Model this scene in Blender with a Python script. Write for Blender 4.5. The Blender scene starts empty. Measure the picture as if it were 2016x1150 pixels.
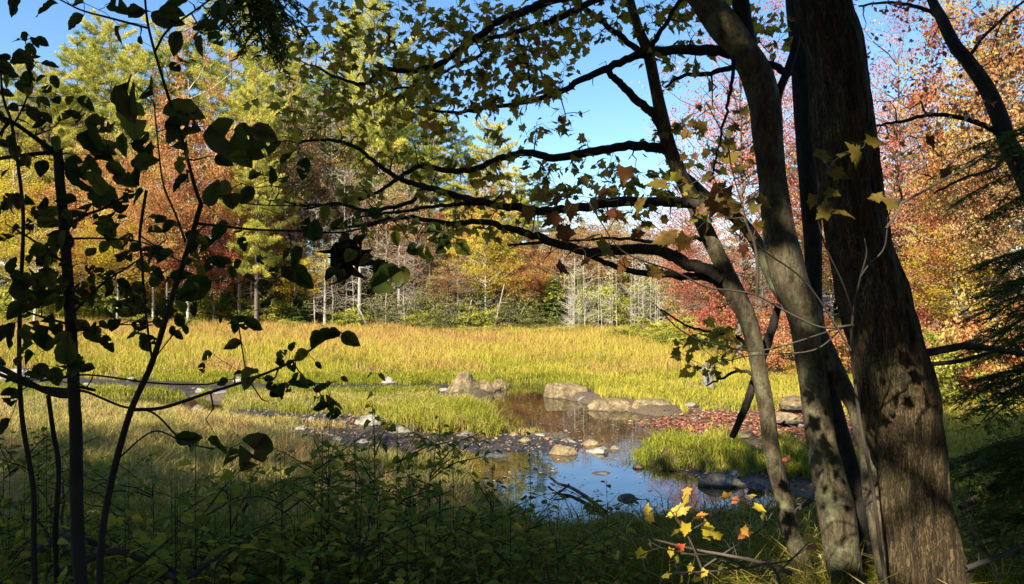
import bpy, math, random
import numpy as np
from mathutils import Vector, noise

# ------------------------------------------------------------------ camera, sky, sun, exposure
scene = bpy.context.scene
COL = scene.collection
CAMZ, PITCH, FPX = 3.1, math.radians(0.79), 1456.0
cam = bpy.data.cameras.new('camera')
cam.lens, cam.sensor_width, cam.clip_start, cam.clip_end = 26.0, 36.0, 0.05, 3000.0
camo = bpy.data.objects.new('camera', cam)
COL.objects.link(camo)
camo.location = (0, 0, CAMZ)
camo.rotation_euler = (math.pi / 2 + PITCH, 0, 0)
scene.camera = camo

SUN_EL, SUN_AZ = math.radians(38), math.radians(33)      # azimuth: behind the camera, to the left
TO_SUN = Vector((-math.sin(SUN_AZ) * math.cos(SUN_EL), -math.cos(SUN_AZ) * math.cos(SUN_EL), math.sin(SUN_EL)))
world = bpy.data.worlds.new('World')
scene.world = world
world.use_nodes = True
wn = world.node_tree
sky = wn.nodes.new('ShaderNodeTexSky')
sky.sky_type = 'NISHITA'
sky.sun_disc = False
sky.sun_elevation = SUN_EL
sky.sun_rotation = math.atan2(TO_SUN.x, TO_SUN.y)
sky.air_density, sky.dust_density, sky.ozone_density = 1.0, 0.1, 3.0
hsky = wn.nodes.new('ShaderNodeHueSaturation'); hsky.inputs['Saturation'].default_value = 1.14
wn.links.new(sky.outputs[0], hsky.inputs['Color']); wn.links.new(hsky.outputs[0], wn.nodes['Background'].inputs[0])
wn.nodes['Background'].inputs[1].default_value = 0.088
sun = bpy.data.lights.new('sun', 'SUN')
sun.energy, sun.angle, sun.color = 5.0, math.radians(0.5), (1.0, 0.93, 0.82)
suno = bpy.data.objects.new('sun', sun)
COL.objects.link(suno)
suno.rotation_euler = TO_SUN.to_track_quat('Z', 'Y').to_euler()
scene.view_settings.view_transform = 'Standard'
scene.view_settings.look = 'None'
scene.view_settings.exposure = 1.5
scene.view_settings.gamma = 1.0
scene.render.engine = 'CYCLES'
cy = scene.cycles
cy.use_denoising = True
cy.max_bounces, cy.diffuse_bounces, cy.glossy_bounces, cy.transmission_bounces = 6, 3, 3, 4
cy.sample_clamp_indirect = 6.0

# ------------------------------------------------------------------ helpers
R = np.random.default_rng(7)
cp, sp_ = math.cos(PITCH), math.sin(PITCH)

def P(px, py, d):
    """world point seen at photo pixel (px,py), d metres ahead"""
    px, py, d = np.asarray(px, float), np.asarray(py, float), np.asarray(d, float)
    a, b = (px - 1008) / FPX, (575 - py) / FPX
    dy, dz = cp - b * sp_, sp_ + b * cp
    s = d / dy
    return np.stack([a * s, d + 0 * s, CAMZ + dz * s], -1)

def G(px, py, z=0.0):
    px, py = np.asarray(px, float), np.asarray(py, float)
    a, b = (px - 1008) / FPX, (575 - py) / FPX
    dy, dz = cp - b * sp_, sp_ + b * cp
    s = (z - CAMZ) / dz
    return np.stack([a * s, dy * s], -1)

def proj(p):
    p = np.asarray(p, float)
    y, z = p[..., 1], p[..., 2] - CAMZ
    f = y * cp + z * sp_
    u = -y * sp_ + z * cp
    return 1008 + FPX * p[..., 0] / f, 575 - FPX * u / f

def nrm(v):
    return v / np.maximum(np.linalg.norm(v, axis=-1, keepdims=True), 1e-9)

class Geo:
    def __init__(s):
        s.V, s.F, s.A, s.H, s.n = [], [], [], [], 0
    def add(s, V, faces, rnd=0.5, h=None):
        """faces: list of index arrays (n,k); rnd: scalar or per-face array list; h: per-vertex value"""
        V = np.asarray(V, float).reshape(-1, 3)
        s.V.append(V)
        s.H.append(np.zeros(len(V)) if h is None else np.asarray(h, float).ravel())
        for i, f in enumerate(faces):
            f = np.asarray(f, int)
            s.F.append(f + s.n)
            r = rnd[i] if isinstance(rnd, (list, tuple)) else rnd
            s.A.append(np.broadcast_to(np.asarray(r, float), (len(f),)))
        s.n += len(V)
    def mesh(s, name, mats, smooth=False):
        me = bpy.data.meshes.new(name)
        V = np.concatenate(s.V); H = np.concatenate(s.H)
        me.vertices.add(len(V)); me.vertices.foreach_set('co', V.astype(np.float32).ravel())
        li = np.concatenate([f.ravel() for f in s.F]).astype(np.int32)
        tot = np.concatenate([np.full(len(f), f.shape[1]) for f in s.F]).astype(np.int32)
        st = np.concatenate([[0], np.cumsum(tot)[:-1]]).astype(np.int32)
        me.loops.add(len(li)); me.loops.foreach_set('vertex_index', li)
        me.polygons.add(len(tot)); me.polygons.foreach_set('loop_start', st)
        try: me.polygons.foreach_set('loop_total', tot)
        except Exception: pass
        a = me.attributes.new('rnd', 'FLOAT', 'FACE'); a.data.foreach_set('value', np.concatenate(s.A).astype(np.float32))
        a = me.attributes.new('h', 'FLOAT', 'POINT'); a.data.foreach_set('value', H.astype(np.float32))
        me.polygons.foreach_set('use_smooth', np.full(len(tot), bool(smooth)))
        for m in (mats if isinstance(mats, (list, tuple)) else [mats]): me.materials.append(m)
        me.update(calc_edges=True)
        return me
    def build(s, name, mats, parent=None, smooth=False):
        return link(name, s.mesh(name, mats, smooth), parent)

def link(name, me, parent=None):
    o = bpy.data.objects.new(name, me)
    COL.objects.link(o)
    if parent is not None: o.parent = parent
    return o

def tag(o, label, cat, group=None):
    o['label'] = label; o['category'] = cat
    if group: o['group'] = group
    return o

def root(name, loc, label=None, cat=None, group=None, rz=0.0):
    o = bpy.data.objects.new(name, None)
    o.empty_display_size = 0.2
    COL.objects.link(o); o.location = loc; o.rotation_euler = (0, 0, rz)
    if label: tag(o, label, cat, group)
    return o

def copy_thing(src, loc, rz, sc):
    c = src.copy(); COL.objects.link(c)
    c.location, c.rotation_euler, c.scale = loc, (0, 0, rz), sc
    for k in ('label', 'group'):
        if k in c: del c[k]
    for ch in src.children:
        d = ch.copy(); COL.objects.link(d); d.parent = c
    return c

def smooth_path(pts, n=6):
    pts = np.asarray(pts, float)
    if len(pts) < 3: 
        t = np.linspace(0, 1, n + 1)[:, None]
        return pts[0] * (1 - t) + pts[-1] * t
    p = np.vstack([2 * pts[0] - pts[1], pts, 2 * pts[-1] - pts[-2]])
    out = []
    t = np.linspace(0, 1, n, endpoint=False)[:, None]
    for i in range(1, len(p) - 2):
        a, b, c, d = p[i - 1], p[i], p[i + 1], p[i + 2]
        out.append(0.5 * ((2 * b) + (c - a) * t + (2 * a - 5 * b + 4 * c - d) * t ** 2 + (3 * b - a - 3 * c + d) * t ** 3))
    return np.vstack(out + [pts[-1:]])

def tube(g, path, rad, sides=5, rnd=0.5, wob=0.0, cap=True, disp=None):
    path = np.asarray(path, float); n = len(path)
    rad = np.broadcast_to(np.asarray(rad, float), (n,))
    T = nrm(np.gradient(path, axis=0))
    ref = np.array([0.31, 0.95, 0.07]) if abs(T[0] @ np.array([0, 1, 0])) < 0.8 else np.array([0.95, 0.1, 0.3])
    U = nrm(np.cross(T, ref)); W = np.cross(T, U)
    a = np.linspace(0, 2 * np.pi, sides, endpoint=False)
    rr = rad[:, None] * np.ones(sides)[None]
    if wob: rr = rr * (1 + wob * R.standard_normal((n, sides)))
    if disp is not None: rr = rr + disp(np.arange(n), a)
    V = path[:, None] + rr[..., None] * (np.cos(a)[None, :, None] * U[:, None] + np.sin(a)[None, :, None] * W[:, None])
    i = np.arange(n - 1)[:, None] * sides; j = np.arange(sides)[None]; k = (j + 1) % sides
    F = np.stack([i + j, i + k, i + sides + k, i + sides + j], -1).reshape(-1, 4)
    fs = [F]
    if cap: fs.append(np.arange((n - 1) * sides, n * sides)[None])
    g.add(V, fs, rnd)

def frames(d, nh):
    x = nrm(d); z = nrm(nh - (nh * x).sum(-1, keepdims=True) * x); y = np.cross(z, x)
    return np.stack([x, y, z], -2)          # rows

def scatter(g, tmpl, pos, d, nh, size, rnd):
    TV, TF = tmpl[0], tmpl[1]
    n = len(pos)
    if n == 0: return
    M = frames(d, nh)
    V = pos[:, None] + np.einsum('kc,ncd->nkd', TV, M) * np.broadcast_to(np.asarray(size, float).reshape(-1, 1, 1), (n, 1, 1))
    off = np.arange(n)[:, None, None] * len(TV)
    rnd = np.broadcast_to(np.asarray(rnd, float), (n,))
    g.add(V, [(f[None] + off).reshape(-1, f.shape[1]) for f in TF], [np.repeat(rnd, len(f)) for f in TF],
          np.tile(TV[:, 0], n))

def rv(n, up=0.0):
    v = R.standard_normal((n, 3)); v = nrm(v); v[:, 2] += up
    return nrm(v)

# leaf templates -------------------------------------------------
KITE = (np.array([[0, 0, 0], [.45, .32, .08], [1, 0, 0], [.45, -.32, .08]]), [np.array([[0, 1, 2], [0, 2, 3]])])
BLADE = (np.array([[0, -.07, 0], [.6, -.05, .03], [1, 0, 0], [.6, .05, .03], [0, .07, 0]]), [np.array([[0, 1, 2, 3, 4]])])
def oval(w=.33, droop=.16, fold=.10, seed=1, holes=()):
    rs = np.random.default_rng(seed); n = 11
    t = np.linspace(0, 1, n + 1); prof = np.sin(np.pi * t ** .85) ** .75; prof[-1] = 0
    mid = np.stack([t, .03 * np.sin(5 * t + seed), -droop * t ** 2 + .03 * np.sin(9 * t)], -1)
    V = [mid]; quad, tri = [], []
    for b, sg in ((n + 1, 1), (2 * n, -1)):
        ti = t[1:n]; hw = prof[1:n] * w * (1 + rs.normal(0, .03, n - 1)); hw[rs.integers(2, n - 2)] *= .88
        V.append(np.stack([ti - .02 + rs.normal(0, .008, n - 1), sg * hw, -droop * ti ** 2 + fold * prof[1:n] * (1 - .5 * ti) + rs.normal(0, .02, n - 1)], -1))
        tri += [[0, 1, b], [n - 1, n, b + n - 2]]
        quad += [[k, k + 1, b + k, b + k - 1] for k in range(1, n - 1)]
    for h in sorted(holes, reverse=True): quad.pop(h)
    return np.vstack(V), [np.array(tri), np.array(quad)]
OVAL = oval(.33, .22, .10, 1); OVALW = oval(.39, .32, .07, 2); OVALF = oval(.30, .12, .18, 3); OVALT = oval(.38, .2, .1, 4, (6, 13)); OVALC = oval(.40, .55, .2, 5, (3,))
def maple(curl=.12, droop=.15):
    half = [(0, 0), (-.06, .16), (-.16, .34), (.06, .36), (.14, .42), (.20, .34), (.34, .38), (.42, .50), (.49, .39), (.60, .36), (.55, .28), (.58, .20),
            (.70, .24), (.74, .12), (.86, .08), (1.0, 0)]
    pts = half + [(x, -y) for x, y in half[-2:0:-1]]
    o = np.array(pts)
    V = np.vstack([[[.3, 0, 0]], np.column_stack([o, 0 * o[:, 0]])])
    V[:, 2] = -droop * V[:, 0] ** 2 + curl * (np.abs(V[:, 1]) * 1.2 - 2.2 * V[:, 1] ** 2)
    V[0, 2] = -.02
    n = len(o); i = np.arange(n)
    return V, [np.column_stack([0 * i, 1 + i, 1 + (i + 1) % n])]
MAPLE = maple(.06, .22); MAPLEB = maple(-.14, .5); MAPLEC = maple(.3, -.4)

# materials --------------------------------------------------------
def nodes_of(name):
    m = bpy.data.materials.new(name); m.use_nodes = True
    nt = m.node_tree; nt.nodes.clear()
    return m, nt, nt.nodes.new, nt.links.new

def ramp(N, cols, pos=None):
    r = N('ShaderNodeValToRGB'); e = r.color_ramp.elements
    while len(e) < len(cols): e.new(0.5)
    for i, c in enumerate(cols):
        e[i].position = (i / (len(cols) - 1)) if pos is None else pos[i]
        e[i].color = (*c, 1)
    return r

def leaf_mat(name, cols, trans=.32, gloss=0.0, tips=None, vary=.12, spots=None):
    m, nt, N, L = nodes_of(name)
    at = N('ShaderNodeAttribute'); at.attribute_name = 'rnd'
    r = ramp(N, cols); L(at.outputs['Fac'], r.inputs[0])
    col = r.outputs[0]
    if tips is not None:
        ah = N('ShaderNodeAttribute'); ah.attribute_name = 'h'
        mr = N('ShaderNodeMapRange'); mr.inputs[1].default_value, mr.inputs[2].default_value = tips[1]
        L(ah.outputs['Fac'], mr.inputs[0])
        mx = N('ShaderNodeMixRGB'); L(mr.outputs[0], mx.inputs[0]); L(col, mx.inputs[1]); mx.inputs[2].default_value = (*tips[0], 1)
        col = mx.outputs[0]
    if spots is not None:
        tc = N('ShaderNodeTexCoord'); nz = N('ShaderNodeTexNoise'); nz.inputs['Scale'].default_value = spots[1]; nz.inputs['Detail'].default_value = 3
        L(tc.outputs['Object'], nz.inputs['Vector'])
        mr = N('ShaderNodeMapRange'); mr.inputs[1].default_value, mr.inputs[2].default_value = .52, .66
        L(nz.outputs[0], mr.inputs[0])
        mx = N('ShaderNodeMixRGB'); L(mr.outputs[0], mx.inputs[0]); L(col, mx.inputs[1]); mx.inputs[2].default_value = (*spots[0], 1)
        col = mx.outputs[0]
    if vary:
        oi = N('ShaderNodeObjectInfo'); mr = N('ShaderNodeMapRange'); mr.inputs[3].default_value, mr.inputs[4].default_value = 1 - vary, 1 + vary
        L(oi.outputs['Random'], mr.inputs[0])
        hs = N('ShaderNodeHueSaturation'); L(mr.outputs[0], hs.inputs['Value']); L(col, hs.inputs['Color']); col = hs.outputs[0]
    d = N('ShaderNodeBsdfDiffuse'); t = N('ShaderNodeBsdfTranslucent'); L(col, d.inputs[0]); L(col, t.inputs[0])
    mx = N('ShaderNodeMixShader'); mx.inputs[0].default_value = trans; L(d.outputs[0], mx.inputs[1]); L(t.outputs[0], mx.inputs[2])
    out = mx.outputs[0]
    if gloss:
        gl = N('ShaderNodeBsdfGlossy'); gl.inputs['Roughness'].default_value = .42
        m2 = N('ShaderNodeMixShader'); m2.inputs[0].default_value = gloss; L(out, m2.inputs[1]); L(gl.outputs[0], m2.inputs[2]); out = m2.outputs[0]
    o = N('ShaderNodeOutputMaterial'); L(out, o.inputs[0])
    return m

def bark_mat(name, c0, c1, lichen=None, scale=14.0, bump=.6, zs=.18, lich_scale=3.0, lich=(.55, .68), bdist=.012):
    m, nt, N, L = nodes_of(name)
    tc = N('ShaderNodeTexCoord'); mp = N('ShaderNodeMapping'); mp.inputs['Scale'].default_value = (1, 1, zs)
    L(tc.outputs['Object'], mp.inputs[0])
    n1 = N('ShaderNodeTexNoise'); n1.inputs['Scale'].default_value = scale; n1.inputs['Detail'].default_value = 8; n1.inputs['Roughness'].default_value = .7
    L(mp.outputs[0], n1.inputs['Vector'])
    vo = N('ShaderNodeTexVoronoi'); vo.feature = 'DISTANCE_TO_EDGE'; vo.inputs['Scale'].default_value = scale * 1.3
    ad = N('ShaderNodeMixRGB'); ad.blend_type = 'ADD'; ad.inputs[0].default_value = .25; L(mp.outputs[0], ad.inputs[1]); L(n1.outputs['Color'], ad.inputs[2])
    L(ad.outputs[0], vo.inputs['Vector'])
    r = ramp(N, [c0, tuple(.5 * (a + b) for a, b in zip(c0, c1)), c1], [.3, .5, .72]); L(n1.outputs[0], r.inputs[0])
    col = r.outputs[0]
    cr = ramp(N, [(.35, .35, .35), (1, 1, 1)], [0.0, .12]); L(vo.outputs['Distance'], cr.inputs[0])
    mu = N('ShaderNodeMixRGB'); mu.blend_type = 'MULTIPLY'; mu.inputs[0].default_value = .7; L(col, mu.inputs[1]); L(cr.outputs[0], mu.inputs[2]); col = mu.outputs[0]
    if lichen:
        n2 = N('ShaderNodeTexNoise'); n2.inputs['Scale'].default_value = lich_scale; n2.inputs['Detail'].default_value = 9; n2.inputs['Roughness'].default_value = .72
        L(tc.outputs['Object'], n2.inputs['Vector'])
        mr = N('ShaderNodeMapRange'); mr.inputs[1].default_value, mr.inputs[2].default_value = lich; L(n2.outputs[0], mr.inputs[0])
        mx = N('ShaderNodeMixRGB'); L(mr.outputs[0], mx.inputs[0]); L(col, mx.inputs[1]); mx.inputs[2].default_value = (*lichen, 1); col = mx.outputs[0]
    b = N('ShaderNodeBsdfPrincipled'); L(col, b.inputs['Base Color']); b.inputs['Roughness'].default_value = .9; b.inputs['Specular IOR Level'].default_value = .15
    ma = N('ShaderNodeMath'); ma.operation = 'ADD'; L(n1.outputs[0], ma.inputs[0]); L(cr.outputs[0], ma.inputs[1])
    bu = N('ShaderNodeBump'); bu.inputs['Strength'].default_value = bump; bu.inputs['Distance'].default_value = bdist; L(ma.outputs[0], bu.inputs['Height']); L(bu.outputs[0], b.inputs['Normal'])
    o = N('ShaderNodeOutputMaterial'); L(b.outputs[0], o.inputs[0])
    return m

def plain_mat(name, col, rough=.9):
    m, nt, N, L = nodes_of(name)
    tc = N('ShaderNodeTexCoord'); n1 = N('ShaderNodeTexNoise'); n1.inputs['Scale'].default_value = 6; n1.inputs['Detail'].default_value = 6
    L(tc.outputs['Object'], n1.inputs['Vector'])
    r = ramp(N, [tuple(.6 * c for c in col), tuple(min(1, 1.3 * c) for c in col)], [.35, .65]); L(n1.outputs[0], r.inputs[0])
    b = N('ShaderNodeBsdfPrincipled'); L(r.outputs[0], b.inputs['Base Color']); b.inputs['Roughness'].default_value = rough; b.inputs['Specular IOR Level'].default_value = .2
    o = N('ShaderNodeOutputMaterial'); L(b.outputs[0], o.inputs[0])
    return m

def rock_mat(name, c0, c1, dark=(.05, .045, .035)):
    m, nt, N, L = nodes_of(name)
    tc = N('ShaderNodeTexCoord'); n1 = N('ShaderNodeTexNoise'); n1.inputs['Scale'].default_value = 3.5; n1.inputs['Detail'].default_value = 10; n1.inputs['Roughness'].default_value = .68
    L(tc.outputs['Object'], n1.inputs['Vector'])
    r = ramp(N, [dark, c0, c1], [.3, .46, .68]); L(n1.outputs[0], r.inputs[0])
    sx = N('ShaderNodeSeparateXYZ'); L(tc.outputs['Generated'], sx.inputs[0])
    mr = N('ShaderNodeMapRange'); mr.inputs[1].default_value, mr.inputs[2].default_value = .40, .30; L(sx.outputs[2], mr.inputs[0])   # wet tide line
    mx = N('ShaderNodeMixRGB'); L(mr.outputs[0], mx.inputs[0]); L(r.outputs[0], mx.inputs[1]); mx.inputs[2].default_value = (.045, .035, .022, 1)
    vo = N('ShaderNodeTexVoronoi'); vo.feature = 'DISTANCE_TO_EDGE'; vo.inputs['Scale'].default_value = 2.3
    ad = N('ShaderNodeMixRGB'); ad.blend_type = 'ADD'; ad.inputs[0].default_value = .5; L(tc.outputs['Object'], ad.inputs[1]); L(n1.outputs['Color'], ad.inputs[2]); L(ad.outputs[0], vo.inputs['Vector'])
    ck = ramp(N, [(.18, .16, .13), (1, 1, 1)], [0.0, .035]); L(vo.outputs['Distance'], ck.inputs[0])
    n3 = N('ShaderNodeTexNoise'); n3.inputs['Scale'].default_value = 9; n3.inputs['Detail'].default_value = 8; L(tc.outputs['Object'], n3.inputs['Vector'])
    li = N('ShaderNodeMapRange'); li.inputs[1].default_value, li.inputs[2].default_value = .56, .64; L(n3.outputs[0], li.inputs[0])
    ml = N('ShaderNodeMixRGB'); L(li.outputs[0], ml.inputs[0]); L(mx.outputs[0], ml.inputs[1]); ml.inputs[2].default_value = (.10, .095, .05, 1)
    mk = N('ShaderNodeMixRGB'); mk.blend_type = 'MULTIPLY'; mk.inputs[0].default_value = .75; L(ml.outputs[0], mk.inputs[1]); L(ck.outputs[0], mk.inputs[2])
    b = N('ShaderNodeBsdfPrincipled'); L(mk.outputs[0], b.inputs['Base Color']); b.inputs['Roughness'].default_value = .85; b.inputs['Specular IOR Level'].default_value = .25
    n2 = N('ShaderNodeTexNoise'); n2.inputs['Scale'].default_value = 14; n2.inputs['Detail'].default_value = 8; L(tc.outputs['Object'], n2.inputs['Vector'])
    bu = N('ShaderNodeBump'); bu.inputs['Strength'].default_value = .7; bu.inputs['Distance'].default_value = .05; L(n2.outputs[0], bu.inputs['Height']); L(bu.outputs[0], b.inputs['Normal'])
    o = N('ShaderNodeOutputMaterial'); L(b.outputs[0], o.inputs[0])
    return m

M = {}
M['pine'] = leaf_mat('pine_needles', [(.15, .19, .04), (.36, .36, .065), (.54, .49, .09), (.64, .56, .13)], .35)
M['pine_green'] = leaf_mat('pine_needles_green', [(.07, .12, .03), (.16, .21, .04), (.27, .30, .06), (.40, .38, .08)], .3)
M['hemlock'] = leaf_mat('hemlock_needles', [(.012, .022, .008), (.022, .038, .013), (.04, .06, .02), (.09, .11, .035)], .12)
M['orange'] = leaf_mat('orange_leaves', [(.26, .08, .04), (.47, .18, .07), (.55, .31, .11), (.48, .42, .12)], .42)
M['red'] = leaf_mat('red_leaves', [(.22, .05, .035), (.40, .12, .07), (.50, .22, .11), (.50, .34, .15)], .42)
M['pink'] = leaf_mat('pinkish_red_leaves', [(.26, .05, .035), (.42, .12, .075), (.54, .24, .14), (.55, .36, .20)], .42)
M['yellow'] = leaf_mat('yellow_leaves', [(.22, .15, .02), (.42, .30, .03), (.56, .42, .05), (.60, .50, .09)], .42)
M['rust'] = leaf_mat('rust_leaves', [(.14, .07, .04), (.30, .16, .07), (.42, .27, .11), (.48, .38, .18)], .35)
M['green'] = leaf_mat('bush_leaves', [(.10, .13, .025), (.22, .24, .035), (.36, .35, .05), (.50, .46, .08)], .38)
M['olive'] = leaf_mat('dull_olive_leaves', [(.06, .08, .025), (.13, .15, .035), (.23, .23, .06), (.36, .32, .10)], .33)
M['bark'] = bark_mat('forest_bark', (.07, .055, .04), (.24, .20, .15))
M['palebark'] = plain_mat('pale_bark', (.40, .36, .27))
M['silver'] = plain_mat('silvery_driftwood', (.17, .16, .145))
M['deadbark'] = plain_mat('weathered_grey_bark', (.30, .26, .20))
M['twig'] = plain_mat('dark_twig_bark', (.05, .04, .03))

# ------------------------------------------------------------------ terrain and water
def poly(pxs, z=0.0):
    a = np.array(pxs, float); return G(a[:, 0], a[:, 1], z)
W1 = poly([(925, 905), (1010, 899), (1110, 903), (1205, 903), (1245, 925), (1300, 945), (1370, 958), (1450, 972), (1530, 985), (1540, 1003), (1480, 1012),
           (1330, 1018), (1240, 1034), (1130, 1046), (1040, 1028), (985, 990), (945, 950)])
W2 = poly([(985, 764), (1040, 755), (1090, 760), (1085, 782), (1160, 802), (1250, 817), (1330, 828), (1335, 845), (1300, 866), (1245, 876), (1228, 890), (1226, 912), (1206, 912), (1206, 886), (1190, 868), (1140, 858),
           (1060, 848), (985, 846), (960, 844), (985, 820), (972, 790)])
W3 = poly([(230, 788), (330, 784), (415, 792), (420, 806), (330, 806), (250, 800)])
MUD = [poly([(560, 858), (700, 850), (860, 858), (1000, 862), (1100, 866), (1190, 872), (1212, 884), (1215, 908), (1010, 912), (900, 915), (760, 912), (640, 895)]),
       poly([(-500, 728), (0, 742), (200, 750), (400, 757), (700, 760), (880, 760), (905, 778), (700, 778), (420, 780), (200, 774), (0, 768), (-500, 760)]),
       poly([(330, 800), (420, 810), (560, 813), (700, 822), (760, 840), (700, 848), (600, 836), (430, 826)]),
       poly([(1240, 938), (1400, 925), (1560, 950), (1700, 965), (1700, 1010), (1540, 1008), (1400, 985)])]
RED = poly([(1270, 836), (1330, 822), (1420, 812), (1560, 814), (1700, 830), (1720, 900), (1600, 900), (1580, 872), (1420, 864)])

def sdf(pt, pg):
    """signed distance (negative inside), pt (n,2)"""
    n = len(pt); out = np.full(n, 1e9); ins = np.zeros(n, bool)
    lo, hi = pg.min(0) - 6, pg.max(0) + 6
    near = ((pt > lo) & (pt < hi)).all(1)
    q = pt[near]; d = np.full(len(q), 1e9); c = np.zeros(len(q), bool)
    for i in range(len(pg)):
        a, b = pg[i - 1], pg[i]
        e = b - a; w = q - a
        t = np.clip((w @ e) / (e @ e + 1e-9), 0, 1)
        d = np.minimum(d, np.hypot(*(w - t[:, None] * e).T))
        cond = ((a[1] > q[:, 1]) != (b[1] > q[:, 1])) & (q[:, 0] < (b[0] - a[0]) * (q[:, 1] - a[1]) / (b[1] - a[1] + 1e-12) + a[0])
        c ^= cond
    d[c] *= -1
    out[near] = d
    return out

def wav(x, y, s, seed=0.0):
    return (np.sin(x * 1.7 / s + seed) * np.cos(y * 1.3 / s + 2.1 * seed) + .6 * np.sin(x * 3.1 / s + y * 2.3 / s + 3 * seed) + .4 * np.cos(x * 5.3 / s - y * 6.1 / s + seed)) / 2

def sstep(a, b, x):
    t = np.clip((x - a) / (b - a), 0, 1); return t * t * (3 - 2 * t)

def fields(x, y):
    pt = np.stack([x, y], -1)
    wob = wav(x, y, .7, 1.3) * .18 + wav(x, y, .25, .4) * .06
    w = np.minimum(np.minimum(sdf(pt, W1), sdf(pt, W2)), sdf(pt, W3)) + wob
    m = np.minimum.reduce([sdf(pt, p) for p in MUD]) + wob * 1.6
    r = sdf(pt, RED) + wob
    return w, m, r

def ground(x, y, f=None):
    x, y = np.asarray(x, float), np.asarray(y, float)
    sh = x.shape; x, y = x.ravel(), y.ravel()
    w, m, r = fields(x, y) if f is None else f
    bank = 1.35 * sstep(10.4, 0.8, y + .15 * np.clip(-x, 0, 8)) 
    right = 0.55 * sstep(.16 * y + 3.0, .16 * y + 11, x) * sstep(2, 10, y) + 1.6 * sstep(12, 40, x)
    far = .014 * np.clip(y - 28, 0, 40) + .75 * np.clip((-x - 2) / 30, 0, 1) * np.clip((y - 28) / 28, 0, 1) + .07 * np.clip(y - 66, 0, 120)
    z = .20 + bank + right + far + .05 * wav(x, y, 2.2) + .05 * wav(x, y, .6, 2) + .4 * np.clip((y - 66) / 20, 0, 3) * wav(x, y, 9, 1)
    k = sstep(.9, -.1, np.minimum(m, r)); zm = .045 + .05 * wav(x, y, .8, .7) + .02 * wav(x, y, .21, .2)
    z = z * (1 - k) + np.minimum(zm, z) * k
    k = sstep(.8, -.4, w); z = z * (1 - k) + (-.38) * k
    return z.reshape(sh)

def geom_axis(a, b, s, g, far):
    core = list(np.arange(a, b, s)); out = []
    v, st = b, s
    while v < far: out.append(v); st *= g; v += st
    pre = []; v, st = a, s
    while v > -far: st *= g; v -= st; pre.append(v)
    return np.array(pre[::-1] + core + out)
gx = geom_axis(-15, 11, .13, 1.06, 900); gy = geom_axis(8, 29, .13, 1.05, 1500)
gy = gy[gy > -120]
XX, YY = np.meshgrid(gx, gy, indexing='ij')
ff = fields(XX.ravel(), YY.ravel())
ZZ = ground(XX, YY, ff)
g = Geo(); ni, nj = XX.shape
i = np.arange(ni - 1)[:, None] * nj; j = np.arange(nj - 1)[None]
F = np.stack([i + j, i + nj + j, i + nj + j + 1, i + j + 1], -1).reshape(-1, 4)
wet = sstep(.25, -.1, np.minimum(ff[1], ff[0]))
g.add(np.stack([XX, YY, ZZ], -1), [F], .5, wet)

def ground_mat():
    m, nt, N, L = nodes_of('soil_and_mud')
    tc = N('ShaderNodeTexCoord'); n1 = N('ShaderNodeTexNoise'); n1.inputs['Scale'].default_value = 2.2; n1.inputs['Detail'].default_value = 12; n1.inputs['Roughness'].default_value = .7
    n2 = N('ShaderNodeTexNoise'); n2.inputs['Scale'].default_value = 38; n2.inputs['Detail'].default_value = 6
    for n in (n1, n2): L(tc.outputs['Object'], n.inputs['Vector'])
    soil = ramp(N, [(.025, .018, .010), (.075, .052, .026), (.14, .095, .04)], [.32, .5, .7]); L(n2.outputs[0], soil.inputs[0])
    mud = ramp(N, [(.012, .010, .008), (.035, .028, .020), (.085, .065, .045)], [.35, .55, .75]); L(n1.outputs[0], mud.inputs[0])
    a = N('ShaderNodeAttribute'); a.attribute_name = 'h'
    mx = N('ShaderNodeMixRGB'); L(a.outputs['Fac'], mx.inputs[0]); L(soil.outputs[0], mx.inputs[1]); L(mud.outputs[0], mx.inputs[2])
    b = N('ShaderNodeBsdfPrincipled'); L(mx.outputs[0], b.inputs['Base Color'])
    mr = N('ShaderNodeMapRange'); mr.inputs[3].default_value, mr.inputs[4].default_value = .95, .42; L(a.outputs['Fac'], mr.inputs[0]); L(mr.outputs[0], b.inputs['Roughness'])
    bu = N('ShaderNodeBump'); bu.inputs['Strength'].default_value = .8; bu.inputs['Distance'].default_value = .03; L(n2.outputs[0], bu.inputs['Height']); L(bu.outputs[0], b.inputs['Normal'])
    o = N('ShaderNodeOutputMaterial'); L(b.outputs[0], o.inputs[0]); return m
o = g.build('ground', ground_mat(), smooth=True); o['kind'] = 'structure'

def water_mat():
    m, nt, N, L = nodes_of('still_pond_water')
    tc = N('ShaderNodeTexCoord'); n1 = N('ShaderNodeTexNoise'); n1.inputs['Scale'].default_value = 1.6; n1.inputs['Detail'].default_value = 4
    L(tc.outputs['Object'], n1.inputs['Vector'])
    b = N('ShaderNodeBsdfPrincipled'); b.inputs['Base Color'].default_value = (.022, .017, .009, 1); b.inputs['Roughness'].default_value = .015
    b.inputs['IOR'].default_value = 2.3; b.inputs['Specular IOR Level'].default_value = .6
    bu = N('ShaderNodeBump'); bu.inputs['Strength'].default_value = .05; bu.inputs['Distance'].default_value = .05; L(n1.outputs[0], bu.inputs['Height']); L(bu.outputs[0], b.inputs['Normal'])
    o = N('ShaderNodeOutputMaterial'); L(b.outputs[0], o.inputs[0]); return m
g = Geo(); xs = np.linspace(-40, 16, 30); ys = np.linspace(9, 31, 14)
X2, Y2 = np.meshgrid(xs, ys, indexing='ij'); i = np.arange(29)[:, None] * 14; j = np.arange(13)[None]
g.add(np.stack([X2, Y2, 0 * X2], -1), [np.stack([i + j, i + 14 + j, i + 15 + j, i + j + 1], -1).reshape(-1, 4)])
o = g.build('water', water_mat()); o['kind'] = 'structure'
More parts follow.
